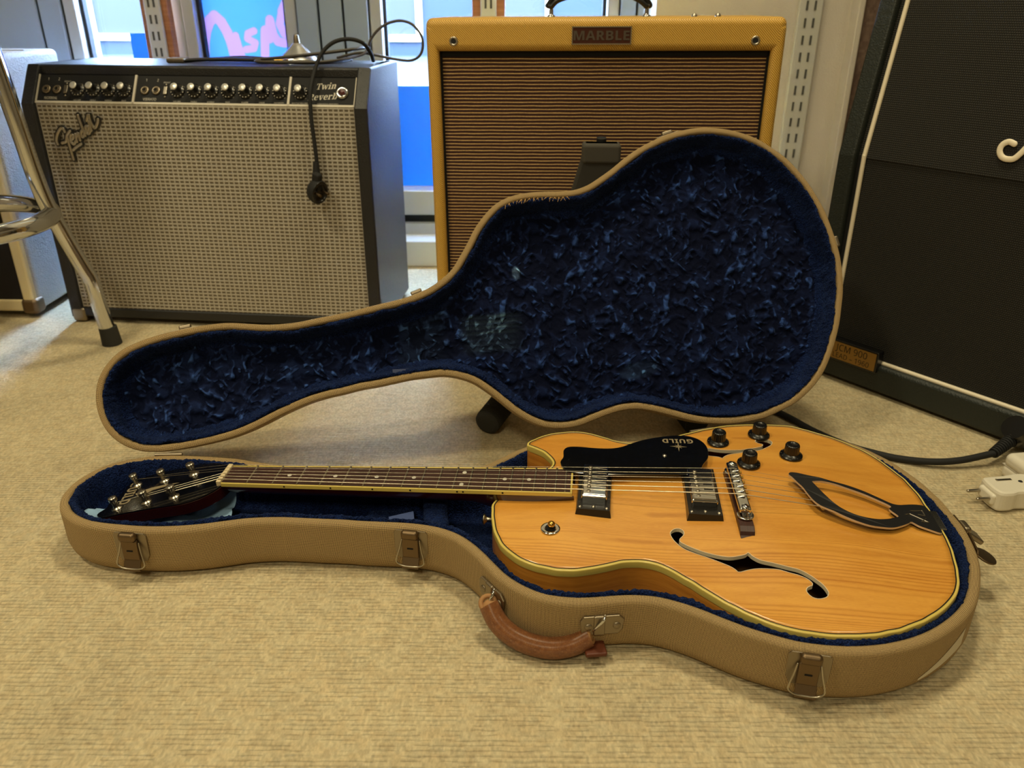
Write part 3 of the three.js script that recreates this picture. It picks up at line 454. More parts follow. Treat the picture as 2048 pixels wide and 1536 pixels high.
  const cone = thing('metal_cone', 'small silver cone with a dark tip standing behind the cables', 'cone', loc(0.467, 0.5, -0.205).toArray());
  mesh('shell', lathe([[0.038, 0], [0.04, 0.004], [0.036, 0.007], [0.024, 0.018], [0.013, 0.028], [0.008, 0.034], [0, 0.034]], 36), std({ color: '#c8c9cc', metalness: 0.8, roughness: 0.3 }), cone);
  mesh('tip', lathe([[0.007, 0.033], [0.0065, 0.038], [0.005, 0.048], [0.0035, 0.05], [0, 0.05]], 20), M.agedNickel, cone);
}
// ---------------------------------------------------------------- tall tweed amplifier
{
  const W = 0.6, H = 0.5814, D = 0.25, a = thing('combo_amplifier', 'tall yellow tweed amplifier with brown striped speaker cloth', 'amplifier', [-0.1438, 0.002, -1.4769], -0.0529); a.rotation.z = 0.008;
  const FW = 0.021, TW = 0.052, rr = 0.014;
  mesh('cabinet', box(W, H, D - 0.03, W / 2, H / 2, -0.03 - (D - 0.03) / 2, rr, 4), M.twill, a);
  mesh('front_frame', merge([box(W, TW, 0.05, W / 2, H - TW / 2, -0.025, 0.012, 4), box(W, 0.05, 0.05, W / 2, 0.025, -0.025, 0.012, 4), box(FW, H - 0.02, 0.05, FW / 2, H / 2, -0.025, 0.009, 4), box(FW, H - 0.02, 0.05, W - FW / 2, H / 2, -0.025, 0.009, 4)]), M.twill, a);
  mesh('speaker_cloth', box(W - 2 * FW + 0.004, H - TW - 0.048, 0.012, W / 2, (H - TW + 0.05) / 2, -0.0225), M.oxblood, a);
  mesh('cloth_edge', merge([box(W - 2 * FW, 0.009, 0.004, W / 2, H - TW - 0.0045, -0.0155), box(0.004, H - TW - 0.05, 0.004, FW + 0.002, (H - TW + 0.05) / 2, -0.0155), box(0.004, H - TW - 0.05, 0.004, W - FW - 0.002, (H - TW + 0.05) / 2, -0.0155)]), M.dark, a);
  for (const x of [0.047, W - 0.05]) { const e = part('eyelet', a); e.position.set(x, H - 0.036, 0.0005); mesh('ring', new THREE.TorusGeometry(0.0058, 0.0018, 10, 24), M.nickel, e); mesh('screw_head', new THREE.CylinderGeometry(0.0045, 0.0045, 0.002, 16).rotateX(Math.PI / 2), M.gasket, e); }
  const np = part('name_plate', a); np.position.set(0.2955, H - 0.0275, 0.0005);
  mesh('plate', box(0.097, 0.026, 0.003, 0, 0, 0.0012, 0.001), std({ color: '#4a2318', roughness: 0.35, metalness: 0.2 }), np);
  mesh('rim', merge([box(0.099, 0.0016, 0.0042, 0, 0.0132, 0.0018), box(0.099, 0.0016, 0.0042, 0, -0.0132, 0.0018), box(0.0016, 0.028, 0.0042, 0.0488, 0, 0.0018), box(0.0016, 0.028, 0.0042, -0.0488, 0, 0.0018)]), M.nickel, np);
  mesh('plate_letters', letters('MARBLE', 0.0145, 0.0012).scale(1.22, 1, 1).translate(0, 0, 0.0026), std({ color: '#6a625c', metalness: 0.7, roughness: 0.35 }), np);
  const hd = part('handle', a), hz = -0.1;
  mesh('grip', merge([tube([[0.205, H + 0.018, hz], [0.215, H + 0.03, hz], [0.245, H + 0.042, hz], [0.29, H + 0.046, hz], [0.335, H + 0.042, hz], [0.37, H + 0.03, hz], [0.382, H + 0.018, hz]], 0.0055), tube([[0.21, H + 0.016, hz + 0.008], [0.222, H + 0.026, hz + 0.008], [0.25, H + 0.034, hz + 0.008], [0.29, H + 0.04, hz + 0.008], [0.335, H + 0.036, hz + 0.008], [0.362, H + 0.026, hz + 0.008], [0.376, H + 0.016, hz + 0.008]], 0.0045)]), M.leatherBlack, hd);
  for (const x of [0.21, 0.377]) mesh('handle_post', lathe([[0.0075, 0], [0.0075, 0.003], [0.004, 0.005], [0.004, 0.016], [0.006, 0.02], [0, 0.022]], 18).translate(x, H - 0.001, hz + 0.003), M.chrome, hd);
  for (const x of [0.455, 0.495]) mesh('screw_cap', lathe([[0.005, 0], [0.005, 0.003], [0.003, 0.006], [0, 0.0065]], 16).translate(x, H - 0.001, -0.06), M.nickel, a);
  for (const x of [0.06, W - 0.06]) for (const z of [-0.05, -0.2]) mesh('foot', lathe([[0.013, -0.004], [0.015, 0.001], [0.013, 0.004], [0, 0.004]], 18).translate(x, 0.001, z), M.rubber, a);
}
// ---------------------------------------------------------------- tall black cabinet on the right
{
  // local x runs along the front from the far left end towards the viewer, z out of the front
  const W = 0.748, a = thing('speaker_cabinet', 'tall black speaker cabinet with white piping and a gold and black plate', 'speaker', [0.5642 - 0.05 * 0.6075, 0, -1.3091 - 0.05 * 0.794], Math.atan2(-0.794, 0.6075));
  const HK = 0.385, H = 0.735, LEAN = 0.065, D = 0.345;
  const prof = [[0, 0.006], [0, HK], [-LEAN, H], [-D, H], [-D, 0.006]];
  const side = (x) => boxUV(new THREE.ExtrudeGeometry(poly(prof.map(([z, y]) => [-z, y])), { depth: 0.022, bevelEnabled: true, bevelThickness: 0.003, bevelSize: 0.003, bevelOffset: -0.003, bevelSegments: 2 }).rotateY(Math.PI / 2)).translate(x, 0, 0);
  mesh('side_panel', side(0), M.tolexGreen, a); mesh('side_panel', side(W - 0.022), M.tolexGreen, a);
  mesh('bottom_panel', box(W, 0.048, D - 0.004, W / 2, 0.03, -D / 2, 0.008), M.tolexGreen, a);
  mesh('top_panel', box(W, 0.022, D - LEAN, W / 2, H - 0.011, -(D + LEAN) / 2, 0.005), M.tolexGreen, a);
  mesh('back_panel', box(W - 0.03, H - 0.05, 0.012, W / 2, H / 2 + 0.015, -D + 0.012), M.tolexGreen, a);
  const beta = Math.atan2(LEAN, H - HK), UL = Math.hypot(LEAN, H - HK), lowH = HK - 0.05;
  mesh('speaker_cloth', box(W - 0.044, lowH, 0.01, W / 2, 0.05 + lowH / 2, -0.02), M.blackCloth, a);
  const up = part('sloping_baffle', a); up.position.set(0, HK, 0); up.rotation.x = -beta;
  mesh('sloping_cloth', box(W - 0.044, UL - 0.02, 0.01, W / 2, (UL - 0.02) / 2, -0.0185), M.blackCloth, up);
  const pr = 0.0036, px0 = 0.036;
  mesh('piping', tube([[px0, UL - 0.03, -0.012], [px0, UL * 0.5, -0.012], [px0, 0.002, -0.012]], pr, { type: 'catmullrom' }), M.whitePiping, up);
  mesh('piping', tube([[px0, HK + 0.001, -0.012], [px0, 0.25, -0.0135], [px0, 0.06, -0.0135]], pr), M.whitePiping, a);
  mesh('piping', tube([[px0, 0.056, -0.0135], [0.4, 0.056, -0.0135], [W - 0.036, 0.056, -0.0135]], pr), M.whitePiping, a);
  mesh('cloth_gap', merge([box(0.014, lowH, 0.004, 0.0285, 0.05 + lowH / 2, -0.0145)]), M.dark, a);
  // white script lettering on the sloping cloth; only its first curl is in the picture
  const sc = [[[0.2505, 0.0475], [0.2425, 0.0495], [0.2355, 0.0445], [0.2345, 0.036], [0.240, 0.0285], [0.2495, 0.0265], [0.259, 0.031], [0.272, 0.056], [0.285, 0.1], [0.295, 0.13]], [[0.295, 0.13], [0.298, 0.06], [0.302, 0.04]], [[0.302, 0.04], [0.33, 0.1], [0.345, 0.13], [0.347, 0.06], [0.36, 0.04], [0.375, 0.055]], [[0.42, 0.08], [0.395, 0.078], [0.39, 0.05], [0.41, 0.045], [0.42, 0.08], [0.425, 0.045], [0.44, 0.055]], [[0.445, 0.04], [0.45, 0.085], [0.475, 0.085]], [[0.505, 0.085], [0.485, 0.075], [0.5, 0.06], [0.488, 0.042]], [[0.525, 0.13], [0.525, 0.045], [0.54, 0.08], [0.555, 0.045]], [[0.6, 0.08], [0.575, 0.078], [0.57, 0.05], [0.59, 0.045], [0.6, 0.08], [0.605, 0.045]], [[0.625, 0.13], [0.62, 0.06], [0.632, 0.045]], [[0.65, 0.13], [0.645, 0.06], [0.657, 0.045]]];
  mesh('script_lettering', merge(sc.map((s) => ribbon(s, 0.0042, -0.0105, 0.5))), M.whitePiping, up);
  const pl = part('badge_plate', a); pl.position.set(0.089, 0.0605, 0.0015); pl.rotation.z = 0;
  mesh('plate_frame', box(0.095, 0.037, 0.018, 0, 0, -0.005, 0.0015), M.plasticBlack, pl);
  const badge = canvasTex(512, 176, (c, w, h) => { c.fillStyle = '#9a7434'; c.fillRect(0, 0, w, h); c.fillStyle = '#171209'; c.font = '92px sans-serif'; c.textAlign = 'center'; c.fillText('JCM 900', w / 2, 84); c.font = '72px sans-serif'; c.fillText('LEAD \u2013 1960', w / 2, 160); });
  const bp = new THREE.PlaneGeometry(0.089, 0.031); mesh('plate_face', bp.translate(0, 0, 0.0042), std({ map: badge, roughness: 0.4, metalness: 0.3 }), pl);
  for (const x of [0.05, W - 0.05]) for (const z of [-0.05, -0.29]) mesh('foot', lathe([[0.016, 0], [0.018, 0.004], [0.016, 0.008], [0, 0.008]], 20).translate(x, 0, z), M.rubber, a);
}
// ---------------------------------------------------------------- pale amplifier at the left edge, chrome stool
{
  const W = 0.56, H = 0.515, D = 0.29, a = thing('combo_amplifier', 'pale grey vinyl amplifier with cream edging at the left edge', 'amplifier', [-1.0, 0, -1.605], -0.02);
  // local x = 0 at its right-hand end, running to the left; z = 0 front
  mesh('cabinet', box(W, H - 0.012, D, -W / 2, (H + 0.012) / 2, -D / 2, 0.012, 3), M.tolexPale, a);
  mesh('edge_trim', merge([box(0.024, H - 0.02, 0.016, -0.014, (H + 0.012) / 2, 0.0, 0.005), box(0.024, H - 0.02, 0.016, -W + 0.014, (H + 0.012) / 2, 0.0, 0.005), box(W - 0.02, 0.026, 0.016, -W / 2, 0.028, 0.0, 0.005), box(W - 0.02, 0.026, 0.016, -W / 2, H - 0.018, 0, 0.005)]), M.cream, a);
  mesh('speaker_cloth', box(W - 0.05, H - 0.07, 0.008, -W / 2, H / 2 + 0.005, 0.001, 0.002), M.darkCloth, a);
  for (const [x, y] of [[-0.014, 0.026], [-W + 0.014, 0.026]]) mesh('corner_guard', box(0.036, 0.034, 0.036, x, y, -0.006, 0.01, 3), M.darkSteel, a);
  mesh('top_groove', merge([box(W - 0.03, 0.003, 0.006, -W / 2, H + 0.0005, -0.1), box(W - 0.03, 0.003, 0.006, -W / 2, H + 0.0005, -0.19)]), M.aluPale, a);
  for (const x of [-0.05, -W + 0.05]) for (const z of [-0.05, -0.24]) mesh('foot', lathe([[0.013, 0], [0.015, 0.006], [0.013, 0.013], [0, 0.013]], 18).translate(x, 0, z), M.rubber, a);
  const cx = -0.97, cz = -1.385, st = thing('bar_stool', 'chrome bar stool with a ring footrest at the left edge', 'stool', [cx, 0, cz]);
  for (let k = 0; k < 3; k++) {
    const l = part('leg', st); l.rotation.y = Math.atan2(0.073, 0.186) + (k * 2 * Math.PI) / 3;
    mesh('leg_tube', tube([[0.198, 0.024, 0], [0.192, 0.09, 0], [0.189, 0.13, 0], [0.181, 0.155, 0], [0.161, 0.22, 0], [0.146, 0.275, 0], [0.138, 0.33, 0], [0.129, 0.43, 0], [0.112, 0.58, 0], [0.07, 0.70, 0]], 0.0145, { seg: 60, rad: 16 }), M.chrome, l);
    mesh('rubber_foot', rod([0.2005, 0, 0], [0.1985, 0.036, 0], 0.0185, 0.0165), M.rubberSoft, l);
  }
  mesh('foot_ring', new THREE.TorusGeometry(0.148, 0.0165, 20, 80).rotateX(Math.PI / 2).translate(0, 0.258, 0), M.chrome, st);
  mesh('seat_plate', lathe([[0, 0.69], [0.1, 0.69], [0.11, 0.7], [0.1, 0.71], [0, 0.71]], 32), M.chrome, st);
  mesh('seat', lathe([[0, 0.71], [0.16, 0.71], [0.18, 0.725], [0.182, 0.755], [0.165, 0.775], [0, 0.782]], 40), M.leatherBlack, st);
}

// ---------------------------------------------------------------- guitar case, open
{
  const RIM = 0.066, LL = smoothLoop(CASE_RIM, 420), LB = smoothLoop(BASE_RIM, 420), rnd = R(5);
  const c = thing('guitar_case', 'open tweed guitar case lined with blue crushed plush, lying on the carpet', 'guitar case', [-0.45, 0, -0.9184], 0.1097);
  const base = part('base', c, 'lower half holding the guitar'), lid = part('lid', c, 'raised lid lined with creased blue plush');
  lid.position.y = RIM; lid.rotation.x = -2.0974;
  // profiles run from the outside foot up over the rim and down inside: [outward, height]
  const B = RIM, shellB = [[-0.03, 0.0015], [-0.004, 0.002], [0.004, 0.005], [0.0085, 0.012], [0.0108, 0.022], [0.0108, B - 0.006], [0.0102, B - 0.0025], [0.0078, B], [0.003, B + 0.0003], [0, B - 0.001], [-0.001, B - 0.006]];
  let L = LB;
  mesh('shell', merge([sweep(L, shellB), cap(offsetLoop(L, -0.03), 0.0015, false)]), M.tweed, base);
  const fuzz = (amp, seed) => (i, k) => [(noise(i * 0.9, k * 1.7, 420, 64, seed) - 0.5) * amp, (noise(i * 1.3 + 40, k * 2.1, 546, 64, seed + 7) - 0.5) * amp];
  const fz = (amp, seed) => (i, k, len, pl) => [(noise(len * 420, pl * 300, 8192, 8192, seed) - 0.5) * amp + (noise(len * 60, pl * 60, 8192, 8192, seed + 3) - 0.5) * amp * 1.4, (noise(len * 380 + 50, pl * 300, 8192, 8192, seed + 7) - 0.5) * amp];
  let L2 = smoothLoop(BASE_RIM, 1400);
  const linB = [[-0.0005, B - 0.007], [-0.001, B - 0.001], [-0.003, B + 0.0015], [-0.0065, B + 0.0005], [-0.009, B - 0.005], [-0.0105, B - 0.012], [-0.0115, B - 0.02], [-0.0125, B - 0.03], [-0.015, 0.022], [-0.022, 0.0165], [-0.03, 0.0155]];
  const Lc = offsetLoop(L, -0.028);
  mesh('plush_lining', merge([sweep(L2, linB, fz(0.0024, 12)), cap(Lc, 0.0157)]), M.plush, base);
  // neck support with a ribbon tab, across the neck channel
  mesh('neck_rest', merge([box(0.03, 0.04, 0.075, 0.345, 0.036, 0.148, 0.008, 3), box(0.06, 0.022, 0.07, 0.29, 0.028, 0.15, 0.008, 3)]), M.plush, base);
  mesh('ribbon_tab', spin(box(0.03, 0.0015, 0.03, 0, 0, 0), 0.35, 0, 0.2).translate(0.305, 0.049, 0.168), std({ color: '#30467e', roughness: 0.6 }), base);

  L = LL; L2 = smoothLoop(CASE_RIM, 1400);
  // lid: closed it would face down, so its inside is y < depth; the outside is +y
  const DL = 0.062, shellL = [[-0.04, DL], [-0.012, DL - 0.001], [0.002, DL - 0.008], [0.0065, DL - 0.02], [0.0078, DL - 0.032], [0.0078, 0.012], [0.0088, 0.0105], [0.0088, 0.002], [0.0075, 0], [0.003, -0.0003], [0, 0.001], [-0.001, 0.006]];
  mesh('shell', merge([sweep(L, shellL.map(([o, h]) => [o, h])), cap(offsetLoop(L, -0.04), DL)]), M.tweed, lid);
  const W0 = 0.034, linL = [[-0.0005, 0.006], [-0.001, 0.0015], [-0.003, -0.001], [-0.006, 0.001], [-0.0075, 0.007], [-0.0085, 0.013], [-0.0090, 0.018], [-0.0095, 0.025], [-0.0115, W0 - 0.004], [-0.02, W0 + 0.004]];
  mesh('plush_wall', sweep(L2, linL, fz(0.0026, 31)), M.plush, lid);
  // creased plush over the inside of the lid: a fine relief with worn patches
  {
    const st = 0.0026, edge = offsetLoop(L, -0.0105), pos = [], uv = [], col = [], idx = [], id = new Map();
    const wear = (x, y) => {   // string marks below the neck, a rubbed oval, a small pale spot, a bald band
      const a = x - 0.436, b = y - 0.15 - 0.05 * a, m = (1 - sst(0.026, 0.052, Math.abs(a))) * (1 - sst(0.022, 0.032, Math.abs(b)));
      const o = ((x - 0.647) / 0.032) ** 2 + ((y - 0.089 - 0.18 * (x - 0.647)) / 0.013) ** 2, s = ((x - 0.4745) / 0.006) ** 2 + ((y - 0.2364) / 0.0095) ** 2, band = (1 - sst(0.02, 0.045, Math.abs(x - 0.335))) * 0.7;
      const stripe = 0.5 + 0.5 * Math.sin(b * 820);
      return { m, stripe, o: 1 - sst(0.5, 1.1, o), s: 1 - sst(0.3, 1.2, s), band };
    };
    const vert = (i, j) => {
      const k = i * 4096 + j; if (id.has(k)) return id.get(k);
      const x = -0.12 + i * st, y = -0.02 + j * st; if (!inLoop(edge, x, y)) { id.set(k, -1); return -1; }
      const cr = creaseAt(wrap01(x / 0.24), wrap01(y / 0.24)), w = wear(x, y), flat = clamp(w.m + w.o + w.band * 0.7);
      const calm = 1 - 0.9 * flat, h = W0 + 0.003 - calm * (0.004 * cr.a + 0.002 * cr.b + 0.007 * (cr.patch - 0.5)) - 0.004 * (fbm(x * 14, y * 14, 512, 512, 6, 2) - 0.5) + 0.0015 * w.m * w.stripe;
      const n = pos.length / 3; pos.push(x, h, y); uv.push(x, y);
      let t = [1, 1, 1]; t = mix3(t, [6, 5, 2], w.m * (0.3 + 0.7 * w.stripe * (b0(y, x) > 0 ? 1 : 0.3))); t = mix3(t, [3.6, 3.6, 2.3], w.o * 0.8); t = mix3(t, [22, 18, 8], w.s); t = mix3(t, [2.2, 2.0, 1.3], w.band); t = mix3(t, [1.9, 1.8, 1.6], 0.8 * sst(0.3, 0.2, x));  // headstock end made paler last: pile tone and light both put into the colour
      col.push(...t); id.set(k, n); return n;
    };
    const b0 = (y, x) => y - 0.15 - 0.05 * (x - 0.436);
    const ni = Math.ceil(1.1 / st), nj = Math.ceil(0.47 / st);
    for (let i = 0; i < ni; i++) for (let j = 0; j < nj; j++) { const a = vert(i, j), b = vert(i + 1, j), d = vert(i, j + 1), e = vert(i + 1, j + 1); if (a < 0 || b < 0 || d < 0 || e < 0) continue; idx.push(a, b, d, b, e, d); }
    const g = new THREE.BufferGeometry(); g.setAttribute('position', new THREE.Float32BufferAttribute(pos, 3)); g.setAttribute('uv', new THREE.Float32BufferAttribute(uv, 2)); g.setAttribute('color', new THREE.Float32BufferAttribute(col, 3)); g.setIndex(idx); g.computeVertexNormals();
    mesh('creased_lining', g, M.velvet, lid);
    mesh('lining_backing', cap(offsetLoop(L, -0.011), W0 + 0.010, false), M.plush, lid);
    mesh('hinge_stay', box(0.022, 0.0015, 0.016, 0.305, 0.0065, 0.0925, 0), std({ color: '#33406a', roughness: 0.6 }), lid);
  }
  // frayed cloth on the lid's upper shoulder
  { const fr = []; let fi = 0, fm = 9; LL.forEach(([x, y], i) => { const q = (x - 0.487) ** 2 + (y - 0.337) ** 2; if (q < fm) { fm = q; fi = i; } }); for (let k = 0; k < 40; k++) { const i = fi + Math.round(16 * (rnd() - 0.7)), p = LL[(i + 420) % 420], q = 0.004 + 0.005 * rnd(); fr.push(rod([p[0], 0.0, p[1]], [p[0] + (rnd() - 0.6) * 0.008, -0.001 - 0.003 * rnd(), p[1] - q + 0.006 * rnd()], 0.0004, 0.00015, 5)); }
    const m = mesh('frayed_threads', merge(fr), std({ color: '#cfa56c', roughness: 0.9 }), lid); m.userData.kind = 'stuff'; }

  // latches: plate, folded tongue with a keyhole, wire loop; the outline gives place and direction
  L = LB; let N = loopNormals(L); const near = (x, y) => { let b = 0, m = 9; L.forEach(([X, Y], i) => { const d = (X - x) ** 2 + (Y - y) ** 2; if (d < m) { m = d; b = i; } }); return b; };
  const seat = (g, x, y, off) => { const i = near(x, y), n = N[i]; g.position.set(L[i][0] + n[0] * off, 0, L[i][1] + n[1] * off); g.rotation.y = Math.atan2(n[0], n[1]); };
  const plateG = slab([[-0.019, -0.004], [-0.0195, 0.022], [-0.017, 0.025], [0.017, 0.025], [0.0195, 0.022], [0.019, -0.004], [0.015, -0.012], [0.008, -0.0145], [-0.008, -0.0145], [-0.015, -0.012]], 0.0016, 0.0004);
  const latch = (x, y) => {
    const g = part('latch', base); seat(g, x, y, 0.0111); g.position.y = 0.0385;
    mesh('plate', plateG, M.agedNickel, g);
    mesh('tongue', merge([box(0.019, 0.026, 0.005, 0, 0.004, 0.004, 0.0015), box(0.020, 0.011, 0.009, 0, 0.0225, 0.0055, 0.004, 3), spin(box(0.020, 0.014, 0.0025, 0, 0, 0, 0.001), -0.5).translate(0, -0.0145, 0.0075)]), M.darkSteel, g);
    mesh('keyhole', box(0.007, 0.0016, 0.0006, 0, 0.004, 0.0067).scale(1, 1, 1), M.dark, g);
    mesh('wire_loop', tube([[-0.0105, 0.013, 0.0035], [-0.0128, 0.003, 0.006], [-0.0158, -0.008, 0.009], [-0.0155, -0.0135, 0.010], [-0.008, -0.0175, 0.0105], [0.008, -0.0175, 0.0105], [0.0155, -0.0135, 0.010], [0.0158, -0.008, 0.009], [0.0128, 0.003, 0.006], [0.0105, 0.013, 0.0035]], 0.00095, { seg: 70 }), M.nickel, g);
  };
  latch(0.001, 0.164); latch(0.3198, 0.192); latch(0.6849, 0.424);
  { const g = part('latch', base, 'opened latch standing off the end of the case'); seat(g, 0.9423, 0.252, 0.0111); g.position.y = 0.038;
    mesh('plate', plateG, M.darkSteel, g); mesh('tongue', merge([spin(box(0.02, 0.026, 0.006, 0, 0, 0, 0.002), -1.0).translate(0, 0.010, 0.016), box(0.02, 0.012, 0.01, 0, 0.018, 0.006, 0.004, 3)]), M.agedNickel, g);
    mesh('wire_loop', tube([[-0.0105, 0.010, 0.003], [-0.015, 0.0, 0.016], [-0.006, -0.007, 0.025], [0.006, -0.007, 0.025], [0.015, 0.0, 0.016], [0.0105, 0.010, 0.003]], 0.001, { seg: 50 }), M.nickel, g);
    const h = part('latch', base, 'round opened latch tab at the end of the case'); seat(h, 0.9365, 0.284, 0.0111); h.position.y = 0.04;
    mesh('plate', plateG, M.darkSteel, h); mesh('tongue', spin(lathe([[0, 0], [0.0125, 0], [0.0132, 0.0012], [0.0125, 0.0024], [0, 0.0024]], 28), 0.35).translate(0, 0.006, 0.016), M.darkSteel, h); }
  // catches on the lid's edge
  L = LL; N = loopNormals(L);
  for (const [x, y] of [[0.0218, 0.1629], [0.3313, 0.2016], [0.6998, 0.4342], [0.9547, 0.2654]]) {
    const i = near(x, y), n = N[i], g = merge([box(0.036, 0.018, 0.0016, 0, 0.013, 0, 0.0006), box(0.016, 0.007, 0.006, 0, 0.007, 0.003, 0.002)]);
    g.rotateY(Math.atan2(n[0], n[1])).translate(L[i][0] + n[0] * 0.0092, 0, L[i][1] + n[1] * 0.0092); mesh('catch', g, M.agedNickel, lid);
  }
  L = LB; N = loopNormals(L);
  // three hinges at the back edge
  for (const x of [0.0, 0.72, 0.8]) { const i = near(x, 0.0), g = merge([box(0.035, 0.02, 0.0016, 0, -0.011, 0, 0.0006), rod([-0.0175, 0, 0.001], [0.0175, 0, 0.001], 0.0024)]); g.rotateY(Math.atan2(N[i][0], N[i][1])).translate(L[i][0] + N[i][0] * 0.0112, RIM - 0.001, L[i][1] + N[i][1] * 0.0112); mesh('hinge', g, M.agedNickel, base); }
  // leather handle on two plates
  const hd = part('handle', base);
  const br = (x, y, h, tilt) => { const g = part('handle_plate', base), i = near(x, y); seat(g, x, y, 0.0110); g.position.y = h; const n = N[i];
    mesh('plate', merge([slab([[-0.021, -0.008], [-0.0225, 0.006], [-0.019, 0.0115], [0.017, 0.0115], [0.0225, 0.006], [0.021, -0.006], [0.017, -0.0115], [-0.017, -0.0115]], 0.003, 0.0009), box(0.012, 0.024, 0.005, -0.003, 0, 0.002, 0.002)]), M.agedNickel, g);
    for (const q of [-0.014, 0.015]) mesh('rivet', lathe([[0.0042, 0], [0.0035, 0.0016], [0, 0.0022]], 16).rotateX(Math.PI / 2).translate(q, -0.001, 0.0028), M.agedNickel, g); return [L[i], n]; };
  const [p1, n1] = br(0.4006, 0.2946, 0.04), [p2, n2] = br(0.507, 0.345, 0.04);
  mesh('grip', tube([[0.3965, 0.037, 0.3045], [0.4035, 0.026, 0.317], [0.4165, 0.0185, 0.330], [0.434, 0.0145, 0.3405], [0.456, 0.0135, 0.348], [0.477, 0.0165, 0.3485], [0.4945, 0.0245, 0.3465]], 0.011, { seg: 70, rad: 18, caps: false }), M.leather, hd);
  mesh('grip_end', merge([new THREE.TorusGeometry(0.0078, 0.0026, 10, 24).rotateX(-0.9).translate(0.3955, 0.0385, 0.3035), new THREE.TorusGeometry(0.0076, 0.0028, 10, 24).rotateY(1.2).rotateZ(0.35).translate(0.4955, 0.0255, 0.3465), new THREE.SphereGeometry(0.009, 16, 12).scale(0.7, 1, 1).translate(0.4915, 0.0235, 0.3468), new THREE.SphereGeometry(0.009, 16, 12).translate(0.3975, 0.035, 0.3065)]), std({ color: '#a87c50', roughness: 0.75 }), hd);
  mesh('luggage_tab', box(0.022, 0.005, 0.024, 0.499, 0.014, 0.352, 0.002).rotateZ(0.0), std({ color: '#5e2d18', roughness: 0.5 }), hd);
  mesh('wire_bail', tube([[0.402, 0.052, 0.299], [0.4, 0.05, 0.304], [0.397, 0.043, 0.305], [0.396, 0.036, 0.3045]], 0.0015), M.chrome, hd);
  mesh('wire_bail', tube([[0.508, 0.053, 0.351], [0.506, 0.051, 0.355], [0.5, 0.04, 0.352], [0.4955, 0.03, 0.3475], [0.4945, 0.025, 0.3465]], 0.0015), M.chrome, hd);
  // pale paper sticker on the rounded end
  { const i0 = near(0.852, 0.392), i1 = near(0.792, 0.415), sp = [], st2 = []; const lo = Math.min(i0, i1), hi = Math.max(i0, i1), h0 = i0 < i1 ? 1 : -1;
    const pos = [], idx = [], uv = []; for (let i = lo; i <= hi; i++) { const t = (i - lo) / (hi - lo); for (const [k, y] of [[0, h0 < 0 ? lerp(0.018, 0.028, t) : lerp(0.028, 0.018, t)], [1, h0 < 0 ? lerp(0.0215, 0.054, t) : lerp(0.05, 0.0205, t)]]) { pos.push(L[i][0] + N[i][0] * 0.0112, y, L[i][1] + N[i][1] * 0.0112); uv.push(t, k); } }
    for (let i = 0; i < hi - lo; i++) idx.push(2 * i, 2 * i + 2, 2 * i + 1, 2 * i + 1, 2 * i + 2, 2 * i + 3);
    const g = new THREE.BufferGeometry(); g.setAttribute('position', new THREE.Float32BufferAttribute(pos, 3)); g.setAttribute('uv', new THREE.Float32BufferAttribute(uv, 2)); g.setIndex(idx); g.computeVertexNormals(); mesh('paper_sticker', g, std({ color: '#cfc5ae', roughness: 0.8, side: THREE.DoubleSide }), base); }
}

